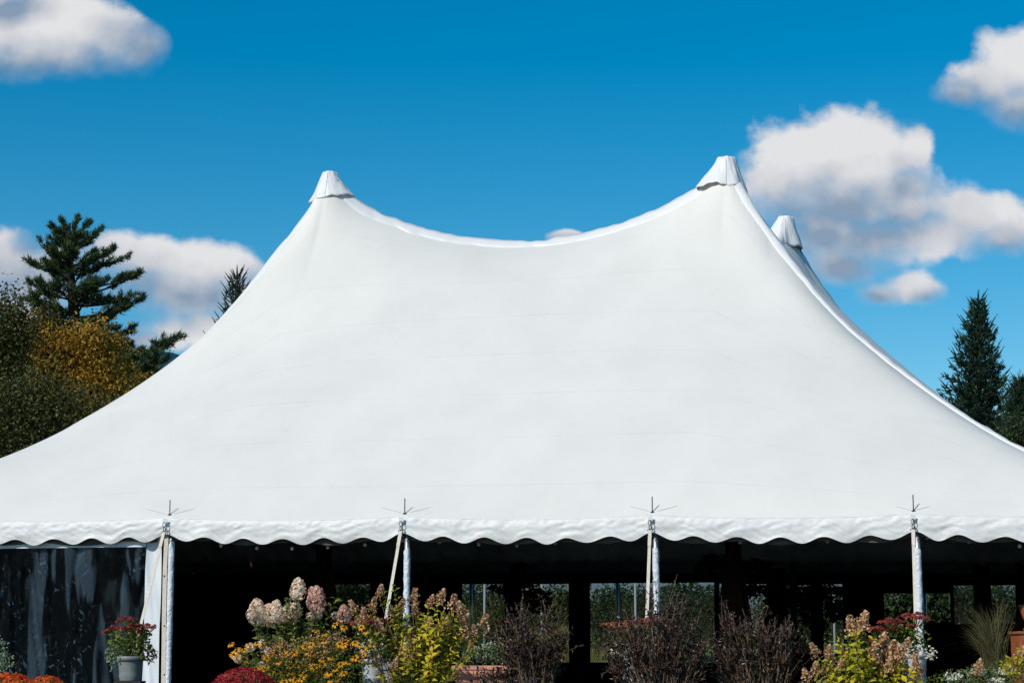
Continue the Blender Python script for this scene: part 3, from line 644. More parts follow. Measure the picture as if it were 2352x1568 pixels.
def ridge(name, pts, Y, depth, matl, nb=120, rough=.01, steps=24, foot=None):
    """a hill whose skyline, seen from the camera, runs through pts (px,py)"""
    xs = np.linspace(pts[0][0], pts[-1][0], nb); rows = []
    for i, x in enumerate(xs):
        top = at(x, heightf(pts, x), Y); r_ = []
        for t in np.linspace(0, 1, steps):
            y = Y-depth*(1-t); z = top[2]*(t**1.2)*(1+rough*nz(i*.35, t*5)) if t < 1 else top[2]*(1+rough*nz(i*.9, 3))
            r_.append([top[0]*(y/Y)**.3, y, z-.02])
        for t in (.2, .5, 1): r_.append([top[0], Y+depth*t, top[2]*(1-t)-.02])
        rows.append(r_)
    m = MB(); m.grid(np.array(rows)); return struct(m.build(name, matl, None, True))
ridge('meadow', [(-300, 1400), (700, 1402), (1200, 1392), (1330, 1400), (1500, 1420), (2600, 1430)], 85, 34, M['meadow'])
M['farwood'] = mat('haze_blue_forest', (.020, .065, .11), .95, .1, nscale=.05, namt=.35, bump=1, bscale=.1)  # blue of the distant air is mixed into the forest colour
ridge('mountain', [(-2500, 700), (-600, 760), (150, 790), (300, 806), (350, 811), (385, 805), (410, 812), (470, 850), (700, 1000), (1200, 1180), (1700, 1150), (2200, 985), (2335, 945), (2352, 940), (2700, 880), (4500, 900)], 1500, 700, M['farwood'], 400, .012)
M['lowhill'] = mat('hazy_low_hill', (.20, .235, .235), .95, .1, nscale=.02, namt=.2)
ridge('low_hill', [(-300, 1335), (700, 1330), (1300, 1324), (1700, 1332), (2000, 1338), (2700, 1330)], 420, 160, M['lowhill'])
# ------------------------------------------------------------------ trees
M['pineN'] = ramp_mat('pine_needles', [(.014, .034, .012), (.05, .085, .03), (.12, .16, .055)], .6, .2, .1)
M['spruceN'] = ramp_mat('spruce_needles', [(.012, .03, .016), (.02, .05, .026), (.05, .085, .04)], .6, .2, .1)
M['twig'] = mat('grey_brown_twig', (.07, .055, .045), .9, .1)
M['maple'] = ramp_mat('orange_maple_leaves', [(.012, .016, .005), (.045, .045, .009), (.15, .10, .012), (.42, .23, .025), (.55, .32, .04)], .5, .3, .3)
M['green'] = ramp_mat('olive_green_leaves', [(.012, .016, .004), (.038, .044, .009), (.075, .082, .015), (.17, .16, .03)], .5, .35, .25)
M['green2'] = ramp_mat('mid_green_leaves', [(.015, .03, .01), (.03, .055, .015), (.055, .085, .025)], .5, .35, .25)
def curve(a, b_, lift, n=8):
    a = np.array(a, float); b_ = np.array(b_, float); t = np.linspace(0, 1, n)[:, None]
    return a+(b_-a)*t+np.array([0, 0, 1.])*lift*(t**2-t)
def pine(label, trunk, tips, Y, ntuft, zb=0, extra=40, seed=1):
    bx, by = trunk[0]; tx, ty = trunk[-1]; b0 = at(bx, by, Y); root = thing('pine_tree', label, 'tree', (b0[0], Y, 0))
    m = MB(); tr = [at(x, y, Y) for x, y in trunk]; tr = [np.array([tr[0][0]-.1, Y, 0])]+tr
    m.tube(tr, np.linspace(.28, .03, len(tr)), 10); tz = np.array([p[2] for p in tr]); tX = np.array([p[0] for p in tr])
    bs = []
    for (sx, sy, ex, ey, dY) in tips:
        a = at(sx, sy, Y); b_ = at(ex, ey, Y+dY); bs.append(curve(a, b_, .25*np.linalg.norm(b_-a)*.8))
    zlo, zhi = tz[1], tz[-1]
    for i in range(extra):
        f = random.random()**.8; z = zlo+(zhi-zlo)*f; x = np.interp(z, tz, tX); L = (1-f)*2.6+.5
        an = random.uniform(0, 2*PI); sx = .55 if abs(math.cos(an)) > .6 else 1
        a = np.array([x, Y, z]); b_ = a+np.array([math.cos(an)*L*sx, math.sin(an)*L, L*random.uniform(.15, .5)]); bs.append(curve(a, b_, L*.3))
    P = []; D = []
    for c in bs:
        L = np.linalg.norm(c[-1]-c[0]); m.tube(c, np.linspace(.02+L*.015, .01, len(c)), 5)
        dirb = (c[-1]-c[0])/L
        for k in range(int(5+L*7)):
            t = random.uniform(.22, 1)**.8; q = c[0]+(c[-1]-c[0])*t; q[2] = np.interp(t, np.linspace(0, 1, len(c)), c[:, 2])
            sd = np.cross(dirb, [0, 0, 1.]); s = random.choice((-1, 1)); l2 = (.25+.55*(1-t))*min(1, L/2)
            e = q+(dirb*random.uniform(.5, 1)+sd*s*random.uniform(.2, 1)+np.array([0, 0, random.uniform(.05, .5)]))*l2
            m.tube([q, e], [.012, .006], 3, cap=False)
            for w in range(4): P.append(q+(e-q)*random.uniform(.3, 1.05)); D.append((e-q)/np.linalg.norm(e-q)+np.array([0, 0, .6]))
        P.append(c[-1]); D.append(dirb+np.array([0, 0, .5]))
    m.build('trunk', M['bark'], root, True)
    P = np.array(P); D = np.array(D); k = ntuft/len(P); nn = MB(); P = np.repeat(P, 12, 0); D = np.repeat(D, 12, 0)
    P += rng.normal(size=P.shape)*.035; d = D/np.linalg.norm(D, axis=1)[:, None]+rng.normal(size=P.shape)*.55
    r = np.repeat(rng.random(len(P)//12), 12)*.7+rng.random(len(P))*.3
    nn.blades(P, d, rng.uniform(.11, .20, len(P)), .026, r); print('pine', len(P)); nn.build('crown', M['pineN'], root); return root
pine('tall dark white pine rising behind the orange maple', [(175, 900), (172, 740), (163, 640), (158, 560), (160, 512)],
     [(165, 560, 118, 520, -.3), (165, 555, 205, 512, .3), (163, 545, 140, 505, 0), (163, 550, 178, 503, .2), (165, 580, 230, 530, .4), (165, 600, 92, 555, -.5), (168, 590, 130, 540, .5), (168, 625, 288, 592, .4), (168, 610, 258, 572, -.6), (170, 640, 66, 602, .2), (172, 680, 314, 632, -.5), (172, 665, 282, 640, .8),
      (172, 690, 68, 652, -.8), (174, 730, 324, 690, .3), (174, 700, 300, 680, -1.4), (174, 720, 62, 690, .6), (176, 770, 268, 752, -.8), (175, 735, 90, 700, -1.2), (175, 750, 240, 725, 1), (176, 640, 215, 590, -.8), (170, 620, 120, 575, -.9), (172, 700, 130, 650, -1.6), (172, 700, 205, 650, -1.6), (174, 770, 210, 740, -1.5), (174, 780, 120, 735, -1.5)], 60, 1, extra=46)
pine('lower pine with long level branches between the maple and the tent', [(262, 960), (258, 850), (255, 790)],
     [(258, 850, 412, 776, 0), (258, 860, 352, 795, -.6), (258, 880, 378, 828, .5), (258, 900, 350, 850, -.8), (256, 830, 302, 790, 0), (258, 900, 330, 880, -1), (258, 860, 320, 820, -1.3), (258, 830, 225, 790, .3), (258, 880, 300, 850, -1.6), (258, 820, 275, 770, -.4), (258, 930, 320, 900, -1)], 52, 1, extra=14)
def leaf_tree(name, label, bl, Y, n, lsize, matl, trunk_px, cat='tree', clump=60, grp=None, spread=.32, hueblob=None):
    P, D = blobs(bl, Y, n//clump, .55); root = thing(name, label, cat, (at(trunk_px, 1400, Y)[0], Y, 0), grp)
    C = P; base = np.array([root.location[0], Y, 0.]); cen = C.mean(0)
    m = MB(); f = at(trunk_px, 1500, Y); top = np.array([cen[0]*.6+base[0]*.4, Y, cen[2]]); m.tube([base, base*.6+top*.4+[.1, 0, 0], top], [.22*max(.3, cen[2]/6), .16*max(.3, cen[2]/6), .06], 8)
    for i in range(min(45, len(C))):
        q = C[rng.integers(len(C))]; s = base*.0+top*random.uniform(.45, .95)+base*(0.0); s = base+(top-base)*random.uniform(.4, 1); m.tube([s, (s+q)/2+[0, 0, -.1], q], [.05, .03, .012], 4)
    m.build('trunk', M['bark'], root, True)
    X = np.repeat(C, clump, 0)+rng.normal(size=(len(C)*clump, 3))*spread*np.array([1, 1, .7]); k = len(X)
    cl = np.repeat(rng.random(len(C)), clump); r = np.clip(cl*.6+rng.random(k)*.5, 0, 1)
    if hueblob is not None: r = np.clip(hueblob(X)+rng.normal(size=k)*.15, 0, 1)
    d = rdir(k); up = rdir(k, .8); nn = MB(); nn.leaves(X, d, up, lsize*rng.uniform(.7, 1.2, k), lsize*.62, r); nn.build('crown', matl, root); return root
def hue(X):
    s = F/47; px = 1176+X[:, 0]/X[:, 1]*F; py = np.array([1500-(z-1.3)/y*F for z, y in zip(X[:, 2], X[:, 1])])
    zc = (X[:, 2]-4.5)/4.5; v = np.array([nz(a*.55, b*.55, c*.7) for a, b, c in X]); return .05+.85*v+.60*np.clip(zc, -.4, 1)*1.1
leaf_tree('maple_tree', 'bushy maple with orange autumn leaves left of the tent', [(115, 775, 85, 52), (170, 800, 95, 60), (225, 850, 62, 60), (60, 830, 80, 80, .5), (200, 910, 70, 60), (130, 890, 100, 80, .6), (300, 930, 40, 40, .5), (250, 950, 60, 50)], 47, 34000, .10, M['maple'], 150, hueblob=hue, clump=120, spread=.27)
leaf_tree('broadleaf_tree', 'olive green tree at the far left edge with thin upright top twigs', [(5, 750, 45, 55), (20, 712, 18, 34), (-10, 820, 60, 80), (-40, 900, 70, 90), (45, 765, 25, 36), (8, 680, 7, 28)], 43, 15000, .085, M['green'], -20, spread=.22)
leaf_tree('broadleaf_tree', 'dark green leafy tree low beside the left tent slope, under the orange maple', [(40, 960, 90, 80), (90, 920, 70, 60), (150, 960, 90, 50), (30, 1040, 90, 50), (240, 960, 40, 30), (-60, 1000, 90, 90)], 41, 17000, .085, M['green'], 60, spread=.3)
leaf_tree('shrub', 'small orange-brown bush showing above the tent slope by the mountain', [(335, 885, 24, 16), (305, 905, 34, 20)], 49, 2400, .09, M['maple'], 330, 'shrub', 40, spread=.2)
# thin bare upright twigs on the left edge tree
def spruce(label, x, ytop, yb, half, Y, n, grp=None, sparse=1.0, leader=30):
    top = at(x, ytop, Y); bot = at(x, yb, Y); root = thing('spruce_tree', label, 'tree', (bot[0], Y, 0), grp); H_ = top[2]-bot[2]; W = half*Y/F
    m = MB(); m.tube([[bot[0], Y, 0], [bot[0], Y, bot[2]], [top[0], Y, top[2]]], [.22, .12, .008], 8)
    P = []; D = []; Ls = []
    rounds = int(n)
    for i in range(rounds):
        f = (i+random.random())/rounds; z = top[2]-H_*f**.9-.05; L = W*(f**.85)*random.uniform(.42, 1.12)+.08
        an = i*2.399+random.uniform(-.3, .3); dv = np.array([math.cos(an), math.sin(an), 0]); a = np.array([top[0]+(bot[0]-top[0])*f, Y, z])
        e = a+dv*L+np.array([0, 0, L*random.uniform(.25, .7)*(1-.4*f)]); c = curve(a, e, L*.35, 6); m.tube(c, np.linspace(.018, .006, 6), 3, cap=False)
        db = (e-a)/np.linalg.norm(e-a); k = int((4+L*26)*sparse)
        for j in range(k):
            t = random.uniform(.15, 1.0); q = a+(e-a)*t; q[2] = np.interp(t, np.linspace(0, 1, 6), c[:, 2]); sd = np.cross(db, [0, 0, 1.])
            l2 = random.uniform(.10, .26)*(1.15-.5*t)*(.6+.5*min(1, L)); d = db*.7+sd*random.uniform(-1, 1)+np.array([0, 0, random.uniform(-.25, .75)]); P.append(q); D.append(d); Ls.append(l2)
            if l2 > .14:
                for w in range(2): P.append(q+d/np.linalg.norm(d)*l2*random.uniform(.3, .7)); D.append(d+rng.normal(size=3)*.6); Ls.append(l2*.55)
        P.append(e-db*.05); D.append(db+np.array([0, 0, .9])); Ls.append(random.uniform(.16, .34))
    P.append(top-[0, 0, .35]); D.append(np.array([0, 0, 1.])); Ls.append(.55)
    for w in range(12): P.append(top+[random.uniform(-.12, .12), random.uniform(-.12, .12), -random.uniform(.35, .8)]); D.append(np.array([random.uniform(-.12, .12), 0, 1.])); Ls.append(random.uniform(.2, .4))
    m.build('trunk', M['twig'], root, True); P = np.array(P); D = np.array(D); Ls = np.array(Ls); nn = MB()
    nn.spindles(P, D, Ls, .022+Ls*.05, np.clip(rng.random(len(P))*.8+(Ls-.1), 0, 1))
    # needles standing off the shoots
    D = D/np.linalg.norm(D, axis=1)[:, None]; X = np.repeat(P, 7, 0)+np.repeat(D*Ls[:, None], 7, 0)*rng.uniform(.05, .9, (len(P)*7, 1)); nn.blades(X, np.repeat(D, 7, 0)+rng.normal(size=X.shape)*.7, .05, .014, rng.random(len(X)))
    print('spruce', len(P)); nn.build('crown', M['spruceN'], root); return root
spruce('tall pointed spruce behind the right slope of the tent', 2246, 686, 1080, 118, 38, 250)
spruce('shorter spruce at the right edge beside the pointed one', 2343, 868, 1100, 75, 37, 190)
spruce('slim spruce top poking out behind the left slope of the tent', 545, 624, 860, 75, 44, 150, sparse=.45)
leaf_tree('shrub', 'low green shrub at the right edge under the spruces', [(2350, 985, 30, 30), (2330, 1010, 30, 25)], 36, 1800, .07, M['green2'], 2350, 'shrub', 40, spread=.15)
# greenery seen through the tent
for i, (x, y, rx, ry, Y, mt, lb) in enumerate(((1440, 1415, 90, 62, 62, 'green2', 'bush with green leaves seen through the window right of the broad middle panel'), (1590, 1400, 85, 62, 66, 'green2', 'dark green bush in the back window left of the draped pole'), (1840, 1400, 110, 60, 60, 'green2', 'rounded green bush seen through the windows right of the draped pole'), (1110, 1412, 95, 72, 64, 'green', 'olive bush seen through the narrow windows behind the yellow shrub'), (2260, 1400, 90, 55, 58, 'green2', 'deep green bush filling the far right window'), (800, 1400, 70, 75, 60, 'green', 'dark bush in the leftmost back window'))):
    leaf_tree('bush', lb, [(x, y, rx, ry), (x-rx*.4, y+20, rx*.6, ry*.8), (x+rx*.5, y+25, rx*.6, ry*.7)], Y, 7000, .14, M[mt], x, 'bush', 50, 'bushes on the land beyond the tent', spread=.3)
leaf_tree('bush', 'olive yellow bush on the meadow behind the broad middle wall panel', [(1265, 1402, 62, 44), (1215, 1410, 40, 36), (1310, 1408, 40, 36)], 74, 5000, .16, M['green'], 1260, 'bush', 50, 'bushes on the land beyond the tent', spread=.35)
leaf_tree('hedge', 'bright green hedge filling the open gap right of the tent interior', [(2100, 1400, 95, 45), (2100, 1430, 95, 40), (2060, 1385, 50, 28), (2150, 1385, 50, 28)], 44, 9000, .12, M['green2'], 2110, 'hedge', 40, spread=.2)
M['tan'] = ramp_mat('dry_meadow_grass', [(.10, .10, .02), (.2, .17, .04), (.3, .24, .06)], .8, .1, .2)
m = MB(); k = 14000; px = rng.uniform(1150, 1360, k); Yr = rng.uniform(52, 84, k); P = np.zeros((k, 3)); P[:, 0] = (px-1176)/F*Yr*1.02; P[:, 1] = Yr
hz = (at(1250, 1396, 85)[2])*((Yr-51)/34)**1.2; P[:, 2] = hz; D = rdir(k, 3); m.blades(P, D, rng.uniform(.25, .7, k), .05, rng.random(k)); struct(m.build('meadow_grass', M['tan']), 'stuff')
M['thinpost'] = mat('pale_thin_post', (.35, .38, .38), .6)
for x, yt, lb in ((1113, 1345, 'thin pale post in the window behind the yellow shrub'), (1244, 1346, 'thin pale post beyond the meadow window'), (1459, 1342, 'thin pale post beyond the window left of the third tent pole'), (1914, 1345, 'thin pale post beyond the rightmost leafy window')):
    p = at(x, yt, 48); m = MB(); m.tube([[p[0], 48, 0], [p[0], 48, 3.2]], .028, 8); tag(m.build('thin_post', M['thinpost'], None, True), lb, 'post', 'thin posts beyond the tent')

# ------------------------------------------------------------------ foreground plants
YP = 21.5
def W(name, cols, **k): M[name] = ramp_mat(name, cols, **k)
W('yleaf', [(.06, .08, .010), (.22, .24, .018), (.50, .45, .025), (.75, .60, .035), (.74, .42, .02)], trans=.35)
W('gleaf', [(.03, .045, .008), (.08, .12, .015), (.16, .21, .025), (.26, .28, .035)], trans=.3)
W('dleaf', [(.014, .007, .005), (.032, .014, .009), (.06, .026, .015), (.12, .055, .035)], rough=.4, spec=.5, trans=.1)
W('vleaf', [(.10, .16, .07), (.28, .36, .2), (.5, .56, .38)])
W('white', [(.6, .57, .40), (.8, .76, .6), (.88, .84, .72)])
W('cream', [(.66, .38, .24), (.84, .60, .42), (.92, .77, .57), (.95, .87, .70)])
W('pinkish', [(.42, .16, .14), (.6, .3, .23), (.72, .44, .33), (.8, .6, .46)])
W('tanp', [(.38, .18, .07), (.58, .32, .15), (.74, .48, .27), (.9, .68, .52)])
W('sedum', [(.16, .022, .018), (.32, .05, .038), (.46, .11, .08)])
W('sedum2', [(.24, .06, .03), (.40, .13, .07), (.5, .22, .13)])
W('rud', [(.7, .22, .006), (.85, .36, .008), (.9, .45, .01)], trans=.15)
W('orangem', [(.5, .03, .005), (.75, .10, .008), (.85, .19, .012)], trans=.1)
W('redm', [(.2, .006, .012), (.38, .012, .025), (.5, .04, .05)], trans=.1)
W('grassb', [(.035, .06, .012), (.07, .10, .02), (.16, .16, .05)])
W('drygrass', [(.06, .055, .02), (.13, .12, .05), (.26, .2, .1)])
M['stem'] = mat('tan_woody_stem', (.16, .115, .075), .8, .2, nscale=20, namt=.3)
M['gstem'] = mat('green_stem', (.09, .12, .03), .7, .2)
M['eye'] = mat('dark_flower_centre', (.02, .008, .004), .8)
M['soil'] = mat('potting_soil', (.02, .015, .01), .95)
M['greypot'] = mat('grey_plastic_pot', (.21, .23, .22), .55, .4, nscale=12, namt=.15)
M['whitepot'] = mat('pale_grey_pot', (.5, .53, .56), .6, .4, nscale=10, namt=.12)
M['bluepot'] = mat('blue_grey_pot', (.3, .34, .42), .6, .4, nscale=8, namt=.1)
M['terra'] = mat('terracotta', (.62, .29, .2), .75, .2, nscale=14, namt=.15, bump=.2)
M['dwood'] = mat('dark_stained_wood', (.035, .025, .018), .6, .3, nscale=15, namt=.3)
M['owood'] = mat('orange_brown_wood', (.36, .11, .045), .5, .4, nscale=9, namt=.25)
def panicle(seed, kind):
    """flower heads, height 1 (scaled on placement)"""
    r_ = np.random.default_rng(seed); m = MB()
    if kind == 'hyd':      # dense rounded cone of four-petalled florets
        k = 150; t = r_.random(k)**.9; an = r_.uniform(0, 2*PI, k); R = .40*np.sqrt(np.clip(1-(t*1.0)**2.0, 0, 1))*(.35+.65*np.clip(t*4+.3, 0, 1))*r_.uniform(.8, 1.05, k)
        P = np.stack([R*np.cos(an), R*np.sin(an), t], 1); nrm = np.stack([np.cos(an), np.sin(an), (t-.35)*1.2], 1)+r_.normal(size=(k, 3))*.25; nrm /= np.linalg.norm(nrm, axis=1)[:, None]
        fl = r_.random(k); fs_ = .085
    elif kind == 'tan':    # open ragged cone
        k = 130; t = r_.random(k)**.8; an = np.floor(r_.uniform(0, 9, k))*2*PI/9+r_.normal(size=k)*.25+t*3; R = .42*(1-t*.88)*r_.uniform(.25, 1.1, k)+.03
        P = np.stack([R*np.cos(an), R*np.sin(an), t+.15*R], 1); nrm = r_.normal(size=(k, 3))+np.stack([np.cos(an), np.sin(an), an*0+.3], 1); nrm /= np.linalg.norm(nrm, axis=1)[:, None]; fl = r_.random(k)**1.6; fs_ = .072
    elif kind == 'sed':    # flat corymb of tiny buds in domed clusters
        k = 620; a_ = r_.uniform(0, 2*PI, 22); q_ = np.sqrt(r_.random(22))*.5; c = np.stack([q_*np.cos(a_), q_*np.sin(a_)], 1); ci = r_.integers(22, size=k); P = np.zeros((k, 3)); b3 = r_.normal(size=(k, 3)); b3 *= .095/np.linalg.norm(b3, axis=1)[:, None]; b3[:, 2] = np.abs(b3[:, 2])*.9; P[:, :2] = c[ci]+b3[:, :2]; rc = np.hypot(c[:, 0], c[:, 1])[ci]; P[:, 2] = .14-.75*rc**2+b3[:, 2]+r_.normal(size=22)[ci]*.03
        nrm = np.stack([P[:, 0], P[:, 1], np.full(k, .5)], 1)+r_.normal(size=(k, 3))*.4; nrm /= np.linalg.norm(nrm, axis=1)[:, None]; fl = np.clip(r_.random(22)[ci]*.6+r_.random(k)*.5, 0, 1); fs_ = .045
    elif kind == 'ball':
        k = 70; d = r_.normal(size=(k, 3)); d /= np.linalg.norm(d, axis=1)[:, None]; P = d*.42*r_.uniform(.8, 1, (k, 1)); nrm = d+r_.normal(size=(k, 3))*.2; fl = r_.random(k); fs_ = .11
        nrm /= np.linalg.norm(nrm, axis=1)[:, None]
    up0 = np.cross(nrm, r_.normal(size=nrm.shape)); up0 /= np.linalg.norm(up0, axis=1)[:, None]; sd = np.cross(nrm, up0); npet = 4 if kind != 'sed' else 3
    for j in range(npet):
        a = j*2*PI/npet; d = up0*math.cos(a)+sd*math.sin(a)+nrm*.35
        m.leaves(P, d, nrm, fs_, fs_*.95, fl, fold=.1, bend=.15, mid=.55)
    if kind == 'tan': m.tube([[0, 0, -.1], [0, 0, .95]], [.02, .006], 4, rnd=.1)
    if kind == 'sed':
        for q in c: m.tube([[0, 0, -.6], [q[0]*.3, q[1]*.3, -.3], [q[0], q[1], .12-.75*(q@q)]], .012, 3, mi=1)
    return m
HEAD = {}
for kd, mt in (('hyd', 'cream'), ('hyd', 'pinkish'), ('hyd', 'white'), ('tan', 'tanp'), ('sed', 'sedum'), ('sed', 'sedum2'), ('ball', 'white'), ('ball', 'cream')):
    HEAD[kd+mt] = [panicle(s, kd).mesh('flower_head', [M[mt], M['gstem']]) for s in (1, 2, 3)]
# rudbeckia flower
rud = []
for s in range(3):
    m = MB(); k = 11; a = np.arange(k)*2*PI/k+rng.normal(size=k)*.12; d = np.stack([np.cos(a), np.sin(a), np.full(k, -.25+.2*s)+rng.normal(size=k)*.12], 1)
    m.leaves(np.stack([np.cos(a)*.009, np.sin(a)*.009, a*0], 1), d, np.tile([0, 0, 1.], (k, 1)), rng.uniform(.034, .042, k), .0155, rng.random(k), fold=.05, bend=.25, mid=.6)
    m.lathe([(0.0001, .018), (.007, .016), (.011, .008), (.011, -.002), (.0001, -.004)], (0, 0, 0), 9, mi=1); rud.append(m.mesh('flower', [M['rud'], M['eye']]))
def pxp(x, y, Y): return at(x, y, Y)
def stems(m, base, tips, r=.006, mid=.25, spread=.12, n=6, jit=.05):
    for t in tips:
        b_ = np.array(base, float)+np.array([random.gauss(0, spread), random.gauss(0, spread), 0]); t = np.array(t, float); c = []
        for f in np.linspace(0, 1, n):
            q = b_+(t-b_)*f; q[:2] = b_[:2]+(t[:2]-b_[:2])*(f**1.5); q = q+np.array([random.gauss(0, jit*.2), random.gauss(0, jit*.2), 0])*(0 < f < 1); c.append(q)
        m.tube(c, np.linspace(r*1.6, r*.6, n), 4, cap=False)
def foliage(bl, Y, n, ls, matn, root, name='foliage', clump=1, asp=.45, up=.6, shell=.3, bend=.25, dr=.8, bias=None):
    P, D = blobs(bl, Y, n, shell, dr); k = len(P); d = D*.6+rdir(k, .25); nn = MB(); u = rdir(k, up)+np.array([-.3, -.5, 0])
    r = rng.random(k) if bias is None else np.clip(bias+rng.normal(size=k)*.25, 0, 1)
    nn.leaves(P, d, u, ls*rng.uniform(.65, 1.15, k), ls*asp, r, bend=bend, fold=.18); o = nn.build(name, M[matn], root)
    if name in ('white_flowers', 'dry_seed_heads'): o['kind'] = 'stuff'
    return o, P
def shoots(tips, n, ls, matn, root, length=(.3, .6), asp=.46, name='foliage', lean=None):
    """leafy shoots: opposite pairs of leaves up a stem that ends at each tip"""
    nn = MB(); st = MB(); P = []; D = []; U = []; Ls = []; R_ = []
    b0 = np.array(root.location)
    for i in range(n):
        t = np.array(tips[i % len(tips)]) if i < len(tips) else np.array(tips[rng.integers(len(tips))])+rng.normal(size=3)*np.array([.12, .12, .10])
        L_ = random.uniform(*length); d = t-np.array([b0[0], b0[1], t[2]-.9]); d[:2] += rng.normal(size=2)*.15; d /= np.linalg.norm(d); s = t-d*L_
        st.tube([s, (s+t)/2+rng.normal(size=3)*.012, t], [.005, .004, .002], 4, cap=False); a = np.cross(d, [0, 0, 1.]); a /= np.linalg.norm(a)+1e-6; b = np.cross(d, a); hue_ = random.random()**1.3; ph = random.random()*3
        k = int(L_/.05)
        for j in range(k):
            f = (j+.5)/k; q = s+(t-s)*f; sz = ls*(1.05-.45*f)*random.uniform(.75, 1.15); an = ph+(j % 2)*PI/2
            for sg in (0, PI): o = a*math.cos(an+sg)+b*math.sin(an+sg); P.append(q); D.append(o+d*random.uniform(.3, 1.1)+rng.normal(size=3)*.15); U.append(d*.35+np.array([-.5, -.75, .65])+rng.normal(size=3)*.35); Ls.append(sz); R_.append(np.clip(hue_*.65+random.random()*.35, 0, 1))
    nn.leaves(P, np.array(D), np.array(U), np.array(Ls), np.array(Ls)*asp, np.array(R_), bend=.35, fold=.16); o = nn.build(name, M[matn], root); st.build('shoot_stems', M['gstem'], root); return o
def heads(root, lst, Y, key, mul=1.0, dY=.25, tilt=None):
    """lst: (px, py of the centre, height px); returns base points"""
    out = []
    for (x, y, h) in lst:
        yy = Y+random.uniform(-dY, dY); s = h*yy/F*mul; c = at(x, y, yy); b_ = c-np.array([0, 0, s*.5 if not key.startswith(('ball', 'sed')) else 0])
        k = key if isinstance(key, str) else random.choice(key); place('flower_head', random.choice(HEAD[k]), root, b_, s*(random.uniform(.85, 1.1) if k.startswith('tan') else 1), tilt=tilt or ((random.uniform(-.35, .35), random.uniform(-.55, .55)) if k.startswith('tan') else None), rz=random.uniform(-.8, .8) if k.startswith('tan') else None); out.append(b_)
    return out
def pot(root, x, y, Y, rt, rb, h, matn, name='pot', bands=2):
    c = at(x, y, Y)      # rim centre
    z = -h; pr = [(.001, z), (rb, z), (rb+.003, z+.01)]
    for j in range(1, 10):
        t = j/10; pr.append((rb+(rt-rb)*t*.95, z+h*t)) if not (bands and j in (2, 3)) else pr.append((rb+(rt-rb)*t*.95+(.008 if j == 2 else 0), z+h*t))
    pr += [(rt*.97, -.05), (rt+.008, -.048), (rt+.010, -.004), (rt+.004, 0), (rt-.008, -.002), (rt-.012, -.035)]
    m = MB(); m.lathe(pr, c, 36); o = m.build(name, M[matn], root, True); s = MB(); s.lathe([(.001, -.03), (rt-.011, -.035)], c, 24); s.build('soil', M['soil'], o); return c
def stand(label, x, Y, ztop, w, grp='plant stands'):
    c = at(x, 1500, Y); r_ = thing('plant_stand', label, 'plant stand', (c[0], c[1], 0), grp); m = MB(); m.box((c[0], c[1], ztop-.012), (w, w, .012)); m.box((c[0], c[1], ztop-.05), (w*.9, w*.9, .025)); m.build('stand_top', M['dwood'], r_)
    for sx in (-1, 1):
        for sy in (-1, 1): m = MB(); m.tube([[c[0]+sx*w*.8, c[1]+sy*w*.8, ztop-.03], [c[0]+sx*w*1.15, c[1]+sy*w*1.15, 0]], .018, 6); m.build('leg', M['dwood'], r_)
    m = MB(); m.box((c[0], c[1], ztop*.45), (w*.95, w*.95, .01)); m.build('shelf', M['dwood'], r_)
def root_at(name, label, cat, x, Y, z=0, grp=None): c = at(x, 1500, Y); return thing(name, label, cat, (c[0], c[1], z), grp)
# 1 left grey pot of sedum
Yp = 22.3; r1 = root_at('potted_sedum', 'grey round pot of dark red sedum on a dark stand by the left tent pole', 'potted plant', 298, Yp, 1.0, 'pots of sedum')
c = pot(r1, 300, 1506, Yp, .148, .112, .27, 'greypot'); stand('dark wooden stand under the grey sedum pot', 300, Yp, c[2]-.27, .15)
foliage([(298, 1470, 45, 30), (272, 1488, 30, 28), (325, 1490, 32, 30), (300, 1498, 44, 12)], Yp, 520, .05, 'gleaf', r1, asp=.55)
foliage([(250, 1505, 8, 24), (258, 1530, 5, 12), (280, 1514, 24, 8)], Yp-.1, 110, .03, 'vleaf', r1, 'trailing_leaves', asp=.8)
foliage([(340, 1500, 20, 20), (348, 1505, 10, 18)], Yp-.05, 150, .035, 'dleaf', r1, 'trailing_leaves', asp=.6)
hb = heads(r1, [(289, 1425, 36), (262, 1448, 40), (310, 1450, 42), (332, 1442, 40), (302, 1440, 34), (325, 1455, 36)], Yp, 'sedsedum', mul=1.25, tilt=(.1, 0)); m = MB(); stems(m, c, hb, .004, spread=.04); m.build('stems', M['gstem'], r1)
# 2 mums
def mum(label, x, ytop, Y, w, key, z0, potm='greypot'):
    r = root_at('potted_mum', label, 'potted plant', x, Y, z0, 'domes of chrysanthemums'); cz = at(x, ytop, Y)[2]; R = w/2*Y/F; base = np.array([r.location[0], r.location[1], cz-R*.75])
    k = int(1000*(R/.35)**2); d = rdir(k, .5); d[:, 2] = np.abs(d[:, 2]); P = base+d*R*np.array([1, 1, .75])*rng.uniform(.9, 1.02, (k, 1)); m = MB()
    for j in range(6):
        a = np.cross(d, rng.normal(size=d.shape)); m.leaves(P, a+d*.5, d, rng.uniform(.018, .028, k), .012, np.clip(rng.random(k), 0, 1), bend=.1)
    m.build('flowers', M[key], r); m = MB(); k = 500; d = rdir(k); P = base+d*R*.85*np.array([1, 1, .7]); m.leaves(P, rdir(k), rdir(k, 1), .05, .025, rng.random(k)); m.build('foliage', M['gleaf'], r)
    zr = base[2]-R*.3; m = MB(); m.lathe([(.001, z0), (R*.42, z0), (R*.5, zr-.05), (R*.55, zr-.05), (R*.55, zr), (R*.5, zr)], (base[0], base[1], 0), 24); m.build('pot', M[potm], r, True)
